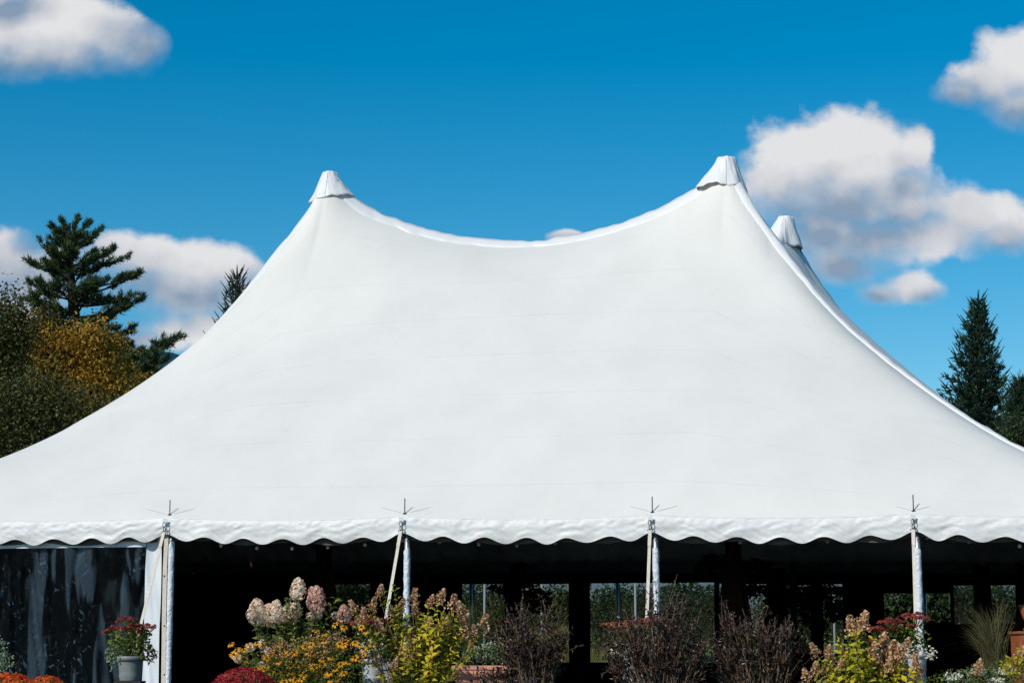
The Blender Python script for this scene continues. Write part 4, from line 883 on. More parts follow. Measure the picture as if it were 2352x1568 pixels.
mum('broad mound of bright orange mums at the lower left corner', 20, 1546, 20.5, 175, 'orangem', .75); mum('orange mums beside the corner mound, nearer the grey pot', 108, 1552, 21.0, 95, 'orangem', .8)
mum('crimson red mums at the foot of the pink hydrangea', 562, 1533, 20.6, 150, 'redm', .78)
def bench(x, w, Y, z, label): 
    c = at(x, 1500, Y); r = thing('display_bench', label, 'bench', (c[0], c[1], 0), 'low benches the plants stand on'); hw = w/2*Y/F; m = MB()
    for j in range(5): m.box((c[0], c[1]-.3+j*.15, z-.015), (hw, .065, .014))
    m.build('slats', M['dwood'], r)
    for sx in (-1, 1):
        for sy in (-1, 1): m = MB(); m.box((c[0]+sx*hw*.9, c[1]+sy*.28, z/2-.02), (.03, .03, z/2-.02)); m.build('leg', M['dwood'], r)
bench(55, 260, 20.7, .75, 'low bench under the orange mums'); bench(562, 150, 20.6, .78, 'low bench under the crimson mums'); bench(2280, 400, 21.2, .7, 'low bench under the green plants at the lower right')
# pale green plant at left edge
r = root_at('leafy_plant', 'pale green leafy plant cut by the left edge, behind the orange mums', 'plant', -8, 21.8, 0); foliage([(-8, 1495, 26, 38), (12, 1518, 22, 22), (-25, 1530, 40, 40)], 21.8, 500, .04, 'vleaf', r, asp=.6); m = MB(); stems(m, (r.location[0], r.location[1], 0), [at(x, y, 21.8) for x, y in ((-10, 1480), (5, 1500), (15, 1520), (-20, 1520))]); m.build('stems', M['gstem'], r)
# 3 big cream / pink hydrangea
Yh = 21.6; r = root_at('hydrangea_shrub', 'tall hydrangea with big cream and pink cone flower heads', 'shrub', 680, Yh, 0, 'hydrangea shrubs')
hb = heads(r, [(684, 1350, 46), (596, 1402, 52), (612, 1412, 48), (584, 1412, 38), (632, 1402, 46), (660, 1405, 44), (673, 1400, 36), (645, 1412, 34)], Yh, 'hydcream', 1.05)
hb += heads(r, [(728, 1374, 54), (792, 1408, 38), (668, 1412, 34), (720, 1362, 30)], Yh, 'hydpinkish', 1.05)
hb += heads(r, [(680, 1368, 20), (604, 1478, 26), (545, 1505, 28), (548, 1512, 24), (575, 1486, 24), (560, 1532, 16), (600, 1530, 24), (615, 1528, 24), (770, 1414, 22), (688, 1490, 24), (730, 1412, 24), (712, 1414, 20)], Yh-.15, 'ballcream', 1.1)
hb += heads(r, [(636, 1474, 30), (578, 1410, 30), (700, 1520, 22), (744, 1500, 26), (616, 1495, 20), (708, 1470, 20)], Yh-.1, 'ballcream', 1.1)
ex, _ = blobs([(640, 1475, 60, 30), (700, 1460, 70, 35), (570, 1495, 26, 26), (760, 1450, 40, 24)], Yh, 35, .2)
shoots(list(hb)+list(ex), 75, .11, 'gleaf', r, asp=.5)
m = MB(); stems(m, (r.location[0], r.location[1], 0), hb, .006, spread=.1); m.build('stems', M['stem'], r)
# 4 black-eyed Susans
Yr_ = 21.0; r = root_at('black_eyed_susans', 'dense clump of yellow black-eyed Susans in front of the hydrangea', 'flowers', 700, Yr_, 0)
fb = []
pts = [(530, 1478), (545, 1490), (553, 1500), (570, 1478), (590, 1476), (560, 1492), (613, 1512), (622, 1502), (612, 1530), (608, 1538), (640, 1520), (655, 1516), (660, 1520), (672, 1500), (685, 1490), (700, 1485), (715, 1480), (722, 1475), (740, 1468), (745, 1455), (725, 1448), (770, 1434), (790, 1440), (800, 1468), (815, 1475), (825, 1480), (790, 1480), (780, 1478), (745, 1472), (738, 1480), (770, 1490), (760, 1510), (755, 1530), (740, 1525), (720, 1530), (700, 1540), (735, 1545), (750, 1550), (790, 1545), (800, 1520), (815, 1510), (830, 1518), (775, 1560), (760, 1565), (705, 1558), (650, 1545), (640, 1560), (600, 1566), (590, 1550), (680, 1510), (668, 1545), (690, 1562), (830, 1440), (840, 1450), (730, 1500)]
for i in range(60): pts.append((random.gauss(700, 80), random.uniform(1475, 1570)))
P = []
for (x, y) in pts:
    q = at(x, y, Yr_+random.uniform(-.35, .45)); P.append(q); place('flower', random.choice(rud), r, q, random.uniform(.85, 1.15), tilt=(random.uniform(.2, .9), random.uniform(-.4, .2)), rz=random.uniform(-.6, .6))
m = MB(); stems(m, (r.location[0], r.location[1], 0), P, .003, spread=.35); m.build('stems', M['gstem'], r)
foliage([(700, 1530, 95, 55), (640, 1545, 70, 40), (780, 1540, 70, 50), (720, 1490, 60, 30), (740, 1590, 110, 60), (620, 1600, 90, 50)], Yr_+.1, 3600, .055, 'gleaf', r, asp=.3, up=.2)
foliage([(700, 1500, 80, 40), (750, 1480, 60, 30), (640, 1500, 50, 30)], Yr_+.05, 900, .032, 'tanp', r, 'dry_seed_heads', asp=.6, bias=.15)
# 5 yellow-leaf hydrangea in front of pole 2
Yy = 22.0; r = root_at('hydrangea_shrub', 'yellow-leaved hydrangea with tan dried cones in front of the second pole', 'shrub', 950, Yy, 0, 'hydrangea shrubs')
hb = heads(r, [(872, 1356, 30), (818, 1390, 34), (852, 1388, 34), (913, 1388, 36), (905, 1405, 28), (948, 1372, 40), (1006, 1366, 36), (1040, 1382, 38), (985, 1375, 28), (1068, 1398, 40), (1060, 1425, 40), (1058, 1446, 34), (988, 1436, 40), (1020, 1430, 36), (1104, 1432, 40), (1093, 1450, 30), (962, 1402, 30), (945, 1458, 40), (902, 1470, 34), (925, 1485, 40), (880, 1440, 34), (870, 1510, 34), (900, 1520, 30), (826, 1428, 34), (835, 1410, 28), (930, 1425, 26), (1085, 1480, 26), (940, 1510, 30), (880, 1550, 26)], Yy, 'tantanp', 1.15)
ex, _ = blobs([(960, 1440, 60, 45), (1010, 1460, 60, 50), (950, 1520, 70, 45), (1030, 1530, 60, 40), (880, 1410, 30, 26), (870, 1460, 35, 30), (1045, 1420, 34, 28), (890, 1560, 60, 30), (1000, 1580, 90, 30)], Yy, 95, .2)
shoots(list(hb)+list(ex), 150, .10, 'yleaf', r, asp=.5)
foliage([(980, 1510, 90, 60), (960, 1460, 60, 40)], Yy+.2, 450, .06, 'gleaf', r, 'inner_leaves', asp=.46)
m = MB(); stems(m, (r.location[0], r.location[1], 0), hb, .006, spread=.1); m.build('stems', M['stem'], r)
# 6 dark sedum with white-flowered pot below
Ys = 22.6; r = root_at('potted_sedum', 'pale bucket with dark maroon sedum and tiny white flowers between the two hydrangeas', 'potted plant', 856, Ys, .9, 'pots of sedum')
c = pot(r, 856, 1512, Ys, .13, .10, .28, 'whitepot'); stand('dark wooden stand under the pale sedum bucket', 856, Ys, c[2]-.28, .14)
hb = heads(r, [(836, 1428, 44), (858, 1432, 50), (875, 1436, 44), (866, 1452, 38), (905, 1440, 40), (890, 1428, 34)], Ys-.1, 'sedsedum', 1.35); m = MB(); stems(m, c, hb, .004, spread=.04); m.build('stems', M['gstem'], r)
foliage([(850, 1488, 36, 22), (870, 1498, 30, 20)], Ys-.15, 260, .03, 'white', r, 'white_flowers', asp=.8); foliage([(856, 1475, 44, 30)], Ys, 300, .05, 'gleaf', r)
# 7 two blue-grey planters behind the shrubs
def planter(label, x, y0, Y, w, h, matn, grp='square planters'):
    c = at(x, y0, Y); hw = w/2*Y/F; r = thing('square_planter', label, 'planter', (c[0], c[1], c[2]-h), grp); m = MB(); z0 = c[2]-h
    def ringb(a, z): return [[c[0]-a, c[1]-a, z], [c[0]+a, c[1]-a, z], [c[0]+a, c[1]+a, z], [c[0]-a, c[1]+a, z]]
    R = np.array([ringb(a, z) for a, z in ((hw*.75, z0), (hw*.95, c[2]-.12), (hw*1.06, c[2]-.115), (hw*1.06, c[2]-.01), (hw*1.0, c[2]), (hw*.9, c[2]-.04))]).transpose(1, 0, 2); m.grid(R, closeu=True); m.build('planter_body', M[matn], r)
    m = MB(); a = hw*.92; m.add(ringb(a, c[2]-.03), [(0, 1, 2, 3)]); m.build('soil', M['soil'], r); return r, c
r, c = planter('blue-grey square planter low behind the yellow hydrangea', 912, 1512, 22.6, 62, c[2]*.9, 'bluepot')
r, c = planter('blue-grey square planter behind the left dark shrub', 1212, 1502, 22.9, 36, 1.15, 'bluepot')
# 8 terracotta trough, pale green variegated plant, grass
r, c = planter('terracotta trough with moulded rim right of the yellow hydrangea', 1102, 1527, 22.2, 118, .32, 'terra', 'window-box troughs'); stand('dark wooden stand under the terracotta trough', 1102, 22.2, c[2]-.32, .28)
m = MB(); hw = 59*22.2/F
for z in (.035, .085): m.box((c[0], c[1]-hw*1.07, c[2]-z), (hw*1.07, .008, .008))
m.build('rim_moulding', M['terra'], r)
r = root_at('leafy_plant', 'pale variegated plant growing above the terracotta trough', 'plant', 1130, 22.1, 1.1); foliage([(1150, 1490, 38, 26), (1110, 1500, 36, 24), (1080, 1510, 40, 20), (1165, 1505, 24, 22)], 22.1, 620, .032, 'vleaf', r, asp=.8); foliage([(1130, 1500, 60, 26)], 22.2, 400, .045, 'gleaf', r, 'inner_leaves')
m = MB(); stems(m, (r.location[0], 22.1, 1.15), [at(x, y, 22.1) for x, y in ((1100, 1495), (1140, 1480), (1160, 1490), (1120, 1500))], spread=.05); m.build('stems', M['gstem'], r)
def grass(label, x, yb, Y, tips, n, matn, cat='grass plant', z0=0, w=.006):
    b0 = at(x, yb, Y); r = thing('ornamental_grass', label, cat, (b0[0], b0[1], z0), 'clumps of ornamental grass'); m = MB()
    for i in range(n):
        tx, ty = random.choice(tips); tx += random.gauss(0, 16); ty += random.gauss(0, 14); e = at(tx, ty, Y+random.gauss(0, .2)); b_ = b0+np.array([random.gauss(0, .05), random.gauss(0, .05), 0]); L = np.linalg.norm(e-b_)
        pts = []
        for f in np.linspace(0, 1, 8): q = b_+(e-b_)*f; q[2] += L*.22*math.sin(PI*f**.8); pts.append(q)
        pts = np.array(pts); wd = w*np.array([1, 1, 1, .9, .8, .6, .4, .1]); sd = np.array([-.5, .8, 0.]) if random.random() < .5 else np.array([.9, .3, 0])
        m.grid(np.stack([pts+sd*wd[:, None]/2, pts-sd*wd[:, None]/2], 1), rnd=random.random())
    m.tube([[b0[0], b0[1], z0], b0], .05, 8, rnd=.2); m.build('blades', M[matn], r); return r
grass('green fountain grass behind the yellow hydrangea', 1082, 1500, 22.8, [(1060, 1400), (1085, 1395), (1110, 1420), (1050, 1440), (1130, 1440), (1035, 1460), (1150, 1410), (1075, 1430)], 220, 'grassb')
grass('olive grass clump leaning left at the lower right', 2288, 1540, 22.4, [(2215, 1415), (2235, 1400), (2205, 1450), (2255, 1425), (2300, 1425), (2312, 1390), (2225, 1480), (2320, 1470), (2270, 1440)], 330, 'drygrass')
# 9 dark purple shrubs
def ninebark(label, x, bl, Y, n, tw):
    r = root_at('dark_shrub', label, 'shrub', x, Y, 0, 'dark purple-leaved shrubs'); P, D = blobs(bl, Y, tw, .2, .7); m = MB(); b_ = np.array([r.location[0], Y, .0]); tips = []
    w0 = [(b[0], b[1]) for b in bl]
    ends = []
    for p in P:
        s = b_+np.array([(p[0]-b_[0])*.35+random.gauss(0, .05), random.gauss(0, .1), .5+random.random()*.2]); k = 7; c = []
        for f in np.linspace(0, 1, k): c.append(s+(p-s)*f+np.array([random.gauss(0, .014), random.gauss(0, .014), 0])*(0 < f < 1)+np.array([0, 0, .05*math.sin(PI*f)]))
        m.tube(c, np.linspace(.0055, .0022, k), 4, cap=False); ends.append(c)
        for q in range(4):
            f = random.uniform(.45, .95); a = s+(p-s)*f; e = a+(p-s)/np.linalg.norm(p-s)*random.uniform(.1, .25)+rng.normal(size=3)*.07; m.tube([a, e], [.003, .0015], 3, cap=False); ends.append([a, e])
    for j in range(6): m.tube([b_+[0, 0, 0], b_+np.array([random.gauss(0, .15), random.gauss(0, .1), .6])], .012, 5)
    m.build('stems', M['stem'], r); L = []; Dd = []
    for c in ends:
        c = np.array(c)
        for q in range(n//len(ends)+1):
            f = random.uniform(.5 if len(c) > 2 else .2, 1.03); i = f*(len(c)-1); i0 = min(int(i), len(c)-2); L.append(c[i0]+(c[i0+1]-c[i0])*(i-i0)); Dd.append((c[-1]-c[0])/np.linalg.norm(c[-1]-c[0])*.7+rng.normal(size=3)*.7)
    L = np.array(L); k = len(L); nn = MB(); nn.leaves(L, np.array(Dd), rdir(k, .8), .058*rng.uniform(.6, 1.2, k), .024, np.clip(rng.random(k)**1.3, 0, 1), bend=.35); nn.build('foliage', M['dleaf'], r)
ninebark('dark purple shrub right of the terracotta trough, leftmost of three', 1225, [(1225, 1450, 85, 55), (1180, 1440, 50, 45), (1270, 1450, 50, 50), (1230, 1510, 90, 50), (1200, 1400, 30, 15), (1140, 1540, 60, 30), (1110, 1560, 50, 20)], 21.7, 3400, 105)
ninebark('dark purple shrub in front of the third tent pole, middle of three', 1500, [(1500, 1460, 110, 60), (1440, 1470, 60, 45), (1560, 1430, 50, 50), (1520, 1400, 30, 30), (1480, 1520, 110, 50), (1600, 1480, 40, 60), (1562, 1365, 8, 14)], 21.7, 4400, 140)
ninebark('dark purple shrub below the draped pole, rightmost of three', 1745, [(1730, 1460, 100, 50), (1790, 1460, 50, 55), (1680, 1460, 50, 60), (1740, 1520, 110, 50), (1650, 1420, 25, 15), (1760, 1420, 30, 20), (1830, 1440, 15, 20)], 21.9, 4000, 125)
# 10 sedum in a white pot behind the middle dark shrub
Yq = 22.5; r = root_at('potted_sedum', 'white pot with coppery pink sedum and white trailing flowers behind the middle dark shrub', 'potted plant', 1463, Yq, .9, 'pots of sedum')
c = pot(r, 1463, 1495, Yq, .14, .16, .36, 'whitepot'); stand('dark wooden stand under the white sedum pot', 1463, Yq, c[2]-.36, .16)
hb = heads(r, [(1420, 1440, 40), (1435, 1438, 34), (1468, 1434, 44), (1500, 1430, 44), (1530, 1445, 40), (1486, 1450, 40), (1400, 1436, 30), (1452, 1450, 36), (1545, 1455, 30)], Yq, 'sedsedum2', 1.3); m = MB(); stems(m, c, hb, .004, spread=.04); m.build('stems', M['gstem'], r)
foliage([(1430, 1492, 28, 14), (1510, 1494, 40, 10), (1455, 1480, 12, 10)], Yq-.2, 190, .03, 'white', r, 'white_flowers', asp=.8); foliage([(1463, 1470, 60, 28)], Yq, 300, .05, 'gleaf', r)
# small orange flowers behind the right dark shrub
r = root_at('leafy_plant', 'small plant with orange-red blooms behind the rightmost dark shrub', 'plant', 1758, 22.6, 0); hb = heads(r, [(1756, 1500, 22), (1764, 1505, 20), (1752, 1490, 18)], 22.5, 'sedsedum2', 1.1); foliage([(1760, 1540, 30, 26)], 22.6, 160, .045, 'gleaf', r); m = MB(); stems(m, (r.location[0], 22.6, 0), hb); m.build('stems', M['gstem'], r)
# 11 right hydrangea
Yw = 21.4; r = root_at('hydrangea_shrub', 'yellow-green hydrangea with tan and pink dried cones at the right', 'shrub', 1990, Yw, 0, 'hydrangea shrubs')
hb = heads(r, [(1965, 1424, 48), (1985, 1432, 40), (1962, 1440, 40), (1880, 1488, 34), (1900, 1494, 26), (1910, 1510, 34), (1938, 1500, 34), (1890, 1540, 30), (1872, 1536, 30), (1925, 1530, 30), (1970, 1490, 36), (2000, 1490, 40), (2022, 1476, 46), (2040, 1500, 50), (2055, 1520, 50), (2030, 1525, 40), (2075, 1500, 34), (2080, 1475, 30), (2100, 1510, 30), (2068, 1545, 34), (2110, 1540, 34), (2122, 1530, 30), (2105, 1560, 36), (1855, 1550, 30), (1900, 1530, 26), (2010, 1510, 30)], Yw, 'tantanp', 1.2)
ex, _ = blobs([(1970, 1480, 30, 22), (1960, 1510, 45, 30), (2000, 1545, 90, 40), (1930, 1560, 60, 30), (2050, 1555, 60, 30), (1990, 1600, 130, 40), (2090, 1550, 30, 24)], Yw, 95, .2)
shoots(list(hb)+list(ex), 165, .11, 'yleaf', r, asp=.54)
foliage([(1980, 1530, 90, 45), (1965, 1470, 26, 24)], Yw+.15, 700, .06, 'gleaf', r, 'inner_leaves', asp=.46); m = MB(); stems(m, (r.location[0], Yw, 0), hb, .006, spread=.1); m.build('stems', M['stem'], r)
# 12 right sedum pot
Yz = 22.0; r = root_at('potted_sedum', 'tall pale pot of dusty red sedum in front of the rightmost pole', 'potted plant', 2096, Yz, .9, 'pots of sedum')
c = pot(r, 2096, 1500, Yz, .15, .13, .36, 'whitepot'); stand('dark wooden stand under the pale pot at the right', 2096, Yz, c[2]-.36, .15)
hb = heads(r, [(2016, 1448, 42), (2046, 1430, 48), (2103, 1420, 56), (2004, 1476, 38), (2016, 1470, 32), (2096, 1438, 28), (2058, 1446, 28)], Yz, 'sedsedum', 1.12); m = MB(); stems(m, c, hb, .0045, spread=.04); m.build('stems', M['gstem'], r)
foliage([(2060, 1460, 44, 26), (2100, 1460, 34, 30), (2085, 1475, 50, 20)], Yz, 420, .055, 'gleaf', r, asp=.5); foliage([(2115, 1495, 34, 16), (2140, 1505, 20, 12), (2060, 1482, 30, 10), (2090, 1484, 26, 10), (2108, 1450, 8, 20)], Yz-.17, 230, .028, 'white', r, 'white_flowers', asp=.85)
# 13 low planting at lower right
r = root_at('ground_plant', 'low bluish green spreading plant along the lower right edge', 'plant', 2250, 21.2, .72); foliage([(2200, 1556, 60, 22), (2260, 1548, 60, 26), (2320, 1545, 60, 30), (2180, 1580, 80, 30), (2300, 1580, 100, 40)], 21.2, 2600, .026, 'gleaf', r, asp=.45); foliage([(2190, 1552, 24, 8), (2330, 1540, 40, 14), (2290, 1565, 20, 8)], 21.0, 320, .026, 'white', r, 'white_flowers', asp=.9)
foliage([(2250, 1560, 90, 26)], 21.1, 600, .03, 'vleaf', r, 'pale_leaves', asp=.5)
r = root_at('hydrangea_shrub', 'small hydrangea with few tan cones cut by the right edge', 'shrub', 2335, 20.9, 0, 'hydrangea shrubs'); hb = heads(r, [(2240, 1528, 34), (2256, 1532, 26), (2328, 1512, 34), (2350, 1500, 34)], 20.9, 'tantanp', 1.1); foliage([(2335, 1530, 34, 26), (2352, 1510, 20, 20)], 20.9, 260, .06, 'yleaf', r, bias=.5); m = MB(); stems(m, (r.location[0], 20.9, 0), hb); m.build('stems', M['stem'], r)
# 14 carved wooden cabinet post at the right edge
Yc = 23.6; c = at(2372, 1450, Yc); r = thing('wooden_pedestal', 'orange-brown carved wooden pedestal cut by the right edge', 'pedestal', (c[0], Yc, 0)); m = MB(); w = .21
m.box((c[0], Yc, c[2]/2-.01), (w, w, c[2]/2-.01)); 
for k in range(2): m.box((c[0]-w+.02+k*.03, Yc-w-.006, c[2]/2-.03), (.008, .006, c[2]/2-.06))
m.box((c[0], Yc, c[2]-.01), (w+.02, w+.02, .015)); m.build('base', M['owood'], r); m = MB(); m.lathe([(.001, 0), (.10, 0), (.11, .03), (.07, .05), (.075, .09), (.11, .16), (.14, .25), (.15, .3), (.145, .31), (.13, .3), (.001, .28)], (c[0], Yc, c[2]+.005), 28); m.build('urn', M['owood'], r, True)
# ------------------------------------------------------------------ light
ELEV = math.radians(37); AZ = math.radians(42)      # light travels towards +x,+y
sd = Vector((math.sin(AZ)*math.cos(ELEV), math.cos(AZ)*math.cos(ELEV), -math.sin(ELEV)))
ld = bpy.data.lights.new('sun', 'SUN'); ld.energy = 3.45; ld.angle = math.radians(.5); ld.color = (1, .95, .87); lo = bpy.data.objects.new('sun', ld); COL.objects.link(lo); lo.rotation_euler = sd.to_track_quat('-Z', 'Y').to_euler()
wd = bpy.data.worlds.new('World'); S.world = wd; wd.use_nodes = True; N = wd.node_tree.nodes; L = wd.node_tree.links; bg = N['Background']
sky = N.new('ShaderNodeTexSky'); sky.sky_type = 'NISHITA'; sky.sun_disc = False; sky.sun_elevation = ELEV; sky.air_density = 1.0; sky.dust_density = .2; sky.ozone_density = 2.5; sky.altitude = 300
sky.sun_rotation = math.atan2(-sd.x, -sd.y)
STR = .105
hs = N.new('ShaderNodeHueSaturation'); hs.inputs['Hue'].default_value = .487; hs.inputs['Saturation'].default_value = 1.55; hs.inputs['Value'].default_value = 1; L.new(sky.outputs[0], hs.inputs['Color'])
# clouds: a density field over the sky directions, shade painted from placed dark blobs and a noise step sunwards
def cdir(x, y): d = ray(x, y); return d[0]/d[1], d[2]/d[1]
CL_ = [(70, 40, 165, 95), (170, 70, 120, 85), (265, 100, 75, 65), (325, 120, 50, 55), (110, 130, 140, 50), (0, 70, 120, 100),
       (2335, 140, 85, 75), (2275, 185, 85, 50), (2345, 235, 80, 55), (2215, 205, 45, 32),
       (1935, 330, 120, 80), (1830, 360, 105, 90), (2010, 370, 115, 80), (2120, 350, 42, 55), (1930, 450, 200, 90), (1770, 410, 70, 75), (2080, 440, 90, 70), (2240, 500, 100, 62), (2310, 545, 70, 45), (2120, 545, 200, 45), (2000, 545, 140, 65), (1880, 520, 110, 80), (1925, 605, 90, 46), (2090, 492, 95, 50), (2095, 660, 65, 34), (2020, 670, 50, 30),
       (450, 605, 120, 55), (535, 610, 65, 50), (350, 605, 90, 50), (262, 590, 65, 48), (420, 670, 190, 55), (20, 590, 80, 70), (90, 620, 110, 60), (60, 670, 120, 50), (400, 755, 75, 40), (455, 745, 50, 42), (335, 770, 60, 30), (560, 650, 50, 40),
       (1300, 552, 42, 16)]
DK_ = [(1940, 480, 170, 55), (2010, 520, 140, 55), (1880, 540, 110, 60), (1800, 470, 50, 35), (1925, 615, 120, 50), (2090, 440, 60, 40), (2310, 570, 70, 32), (2010, 680, 50, 30), (2130, 680, 40, 22),
       (335, 140, 80, 60), (100, 165, 220, 40), (15, 25, 60, 28), (230, 165, 110, 40), (2225, 232, 110, 40), (2345, 265, 80, 40),
       (430, 680, 170, 42), (330, 690, 100, 42), (210, 650, 120, 50), (10, 640, 150, 60), (300, 775, 60, 30), (590, 640, 40, 30), (80, 560, 40, 30), (1300, 560, 40, 12)]
def G_(nodes, links, vec, lst, sc_, kk):
    """max of elliptical bumps"""
    prev = None
    for (x, y, rx, ry) in lst:
        u, v = cdir(x, y); su = F/(rx*sc_); sv = F/(ry*sc_)
        mp = nodes.new('ShaderNodeMapping'); mp.vector_type = 'POINT'; mp.inputs['Scale'].default_value = (su, sv, 0); mp.inputs['Location'].default_value = (-u*su, -v*sv, 0); links.new(vec, mp.inputs[0])
        ln = nodes.new('ShaderNodeVectorMath'); ln.operation = 'LENGTH'; links.new(mp.outputs[0], ln.inputs[0])
        s = nodes.new('ShaderNodeMath'); s.operation = 'SUBTRACT'; s.inputs[0].default_value = 1; links.new(ln.outputs['Value'], s.inputs[1])
        if prev is None: prev = s.outputs[0]
        else:
            mx = nodes.new('ShaderNodeMath'); mx.operation = 'SMOOTH_MAX'; mx.inputs[2].default_value = kk; links.new(prev, mx.inputs[0]); links.new(s.outputs[0], mx.inputs[1]); prev = mx.outputs[0]
    return prev
gt = bpy.data.node_groups.new('cloud_density', 'ShaderNodeTree'); gt.interface.new_socket('Vec', in_out='INPUT', socket_type='NodeSocketVector'); gt.interface.new_socket('D', in_out='OUTPUT', socket_type='NodeSocketFloat'); gt.interface.new_socket('Low', in_out='OUTPUT', socket_type='NodeSocketFloat')
gi = gt.nodes.new('NodeGroupInput'); go = gt.nodes.new('NodeGroupOutput')
nw = gt.nodes.new('ShaderNodeTexNoise'); nw.inputs['Scale'].default_value = 16; nw.inputs['Detail'].default_value = 4; gt.links.new(gi.outputs[0], nw.inputs['Vector'])
wv = gt.nodes.new('ShaderNodeVectorMath'); wv.operation = 'MULTIPLY_ADD'; wv.inputs[1].default_value = (.020, .018, 0); gt.links.new(nw.outputs['Color'], wv.inputs[0]); gt.links.new(gi.outputs[0], wv.inputs[2])
wo = gt.nodes.new('ShaderNodeVectorMath'); wo.operation = 'ADD'; wo.inputs[1].default_value = (-.010, -.009, 0); gt.links.new(wv.outputs[0], wo.inputs[0])
d0 = G_(gt.nodes, gt.links, wo.outputs[0], CL_, 1.15, .45)
n1 = gt.nodes.new('ShaderNodeTexNoise'); n1.inputs['Scale'].default_value = 34; n1.inputs['Detail'].default_value = 10; n1.inputs['Roughness'].default_value = .52; gt.links.new(gi.outputs[0], n1.inputs['Vector'])
a1 = gt.nodes.new('ShaderNodeMath'); a1.operation = 'MULTIPLY_ADD'; a1.inputs[1].default_value = 1.1; a1.inputs[2].default_value = -.50; gt.links.new(n1.outputs['Fac'], a1.inputs[0])
a2 = gt.nodes.new('ShaderNodeMath'); a2.operation = 'ADD'; gt.links.new(d0, a2.inputs[0]); gt.links.new(a1.outputs[0], a2.inputs[1]); n9 = gt.nodes.new('ShaderNodeTexNoise'); n9.inputs['Scale'].default_value = 95; n9.inputs['Detail'].default_value = 8; n9.inputs['Roughness'].default_value = .6; gt.links.new(gi.outputs[0], n9.inputs['Vector'])
a9 = gt.nodes.new('ShaderNodeMath'); a9.operation = 'MULTIPLY_ADD'; a9.inputs[1].default_value = .44; gt.links.new(n9.outputs['Fac'], a9.inputs[0]); gt.links.new(a2.outputs[0], a9.inputs[2])
b9 = gt.nodes.new('ShaderNodeMath'); b9.operation = 'SUBTRACT'; b9.inputs[1].default_value = .22; gt.links.new(a9.outputs[0], b9.inputs[0]); gt.links.new(b9.outputs[0], go.inputs[0])
nl = gt.nodes.new('ShaderNodeTexNoise'); nl.inputs['Scale'].default_value = 20; nl.inputs['Detail'].default_value = 5; nl.inputs['Roughness'].default_value = .42; gt.links.new(gi.outputs[0], nl.inputs['Vector'])
al = gt.nodes.new('ShaderNodeMath'); al.operation = 'MULTIPLY_ADD'; al.inputs[1].default_value = 1.15; gt.links.new(nl.outputs['Fac'], al.inputs[0]); dk = G_(gt.nodes, gt.links, wo.outputs[0], DK_, 1.5, .3); gt.links.new(dk, al.inputs[2]); gt.links.new(al.outputs[0], go.inputs[1])
tc = N.new('ShaderNodeTexCoord'); sx = N.new('ShaderNodeSeparateXYZ'); L.new(tc.outputs['Generated'], sx.inputs[0])
my = N.new('ShaderNodeMath'); my.operation = 'MAXIMUM'; my.inputs[1].default_value = .05; L.new(sx.outputs['Y'], my.inputs[0])
ux = N.new('ShaderNodeMath'); ux.operation = 'DIVIDE'; L.new(sx.outputs['X'], ux.inputs[0]); L.new(my.outputs[0], ux.inputs[1])
uz = N.new('ShaderNodeMath'); uz.operation = 'DIVIDE'; L.new(sx.outputs['Z'], uz.inputs[0]); L.new(my.outputs[0], uz.inputs[1])
cv = N.new('ShaderNodeCombineXYZ'); L.new(ux.outputs[0], cv.inputs[0]); L.new(uz.outputs[0], cv.inputs[1])
g1 = N.new('ShaderNodeGroup'); g1.node_tree = gt; L.new(cv.outputs[0], g1.inputs[0])
of = N.new('ShaderNodeVectorMath'); of.operation = 'ADD'; of.inputs[1].default_value = (-.004, .008, 0); L.new(cv.outputs[0], of.inputs[0])
alpha = N.new('ShaderNodeMapRange'); alpha.interpolation_type = 'SMOOTHSTEP'; alpha.inputs['From Min'].default_value = -.10; alpha.inputs['From Max'].default_value = .38; L.new(g1.outputs[0], alpha.inputs['Value'])
shade = N.new('ShaderNodeMapRange'); shade.interpolation_type = 'LINEAR'; shade.inputs['From Min'].default_value = .02; shade.inputs['From Max'].default_value = 1.5
def cn(v):
    q = N.new('ShaderNodeTexNoise'); q.inputs['Scale'].default_value = 34; q.inputs['Detail'].default_value = 6; q.inputs['Roughness'].default_value = .5; L.new(v, q.inputs['Vector']); return q
ca, cb = cn(cv.outputs[0]), cn(of.outputs[0])
df = N.new('ShaderNodeMath'); df.operation = 'SUBTRACT'; L.new(cb.outputs['Fac'], df.inputs[0]); L.new(ca.outputs['Fac'], df.inputs[1])
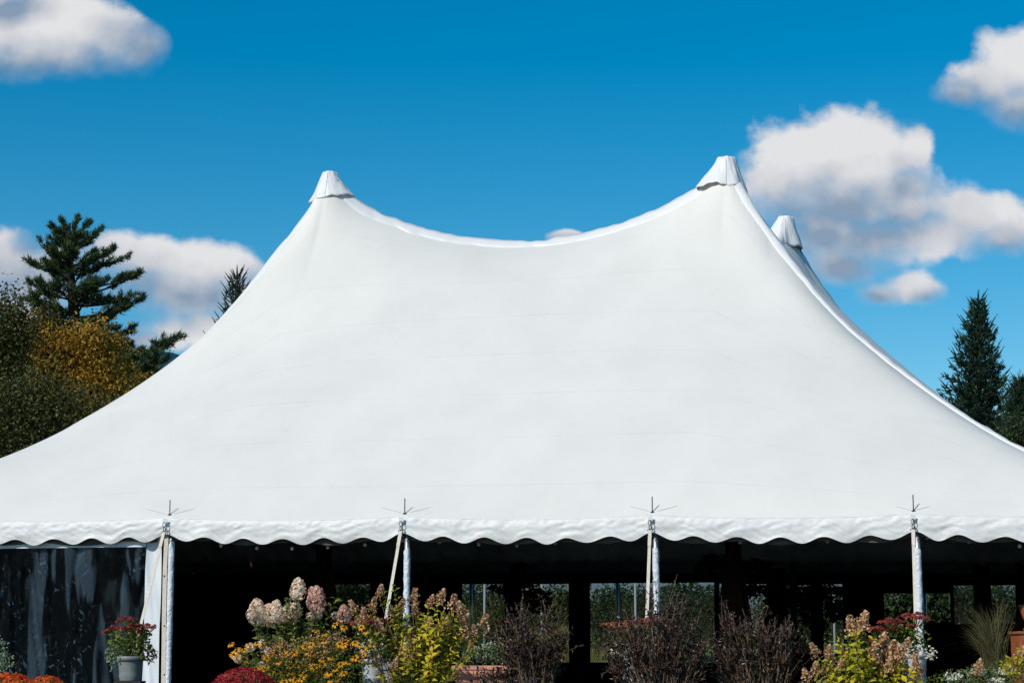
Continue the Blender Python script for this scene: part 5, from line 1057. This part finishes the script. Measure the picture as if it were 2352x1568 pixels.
th = N.new('ShaderNodeMath'); th.operation = 'MULTIPLY_ADD'; th.inputs[1].default_value = 1.5; L.new(df.outputs[0], th.inputs[0]); L.new(g1.outputs[1], th.inputs[2]); L.new(th.outputs[0], shade.inputs['Value'])
al2 = N.new('ShaderNodeMapRange'); al2.interpolation_type = 'SMOOTHSTEP'; al2.inputs['From Min'].default_value = -.22; al2.inputs['From Max'].default_value = .95; L.new(g1.outputs[0], al2.inputs['Value'])
bt = N.new('ShaderNodeMapRange'); bt.interpolation_type = 'SMOOTHSTEP'; bt.inputs['From Min'].default_value = .4; bt.inputs['From Max'].default_value = 1.0; L.new(g1.outputs[1], bt.inputs['Value'])
am = N.new('ShaderNodeMix'); am.data_type = 'FLOAT'; L.new(bt.outputs[0], am.inputs['Factor']); L.new(alpha.outputs[0], am.inputs['A']); L.new(al2.outputs[0], am.inputs['B'])
cr = N.new('ShaderNodeValToRGB'); e = cr.color_ramp.elements; e[0].position = 0; e[0].color = (.76, .765, .78, 1); e[1].position = 1; e[1].color = (.25, .34, .46, 1); k = e.new(.5); k.color = (.55, .575, .63, 1)
L.new(shade.outputs[0], cr.inputs[0])
cs = N.new('ShaderNodeMix'); cs.data_type = 'RGBA'; cs.blend_type = 'MULTIPLY'; cs.inputs['Factor'].default_value = 1; cs.inputs['B'].default_value = (1/STR,)*3+(1,); cs.clamp_result = False; L.new(cr.outputs[0], cs.inputs['A'])
mx = N.new('ShaderNodeMix'); mx.data_type = 'RGBA'; L.new(am.outputs['Result'], mx.inputs['Factor']); L.new(hs.outputs[0], mx.inputs['A']); L.new(cs.outputs['Result'], mx.inputs['B'])
L.new(mx.outputs['Result'], bg.inputs['Color']); bg.inputs['Strength'].default_value = STR
# ------------------------------------------------------------------ camera and output
cd = bpy.data.cameras.new('camera'); cam = bpy.data.objects.new('camera', cd); COL.objects.link(cam); cam.location = (0, 0, EYE); cam.rotation_euler = (PI/2+TH, 0, 0)
cd.sensor_width = 36; cd.lens = F/2352*36; cd.clip_end = 6000; cd.clip_start = .1; S.camera = cam
S.view_settings.view_transform = 'Standard'; S.view_settings.look = 'None'; S.view_settings.exposure = 0; S.view_settings.gamma = 1
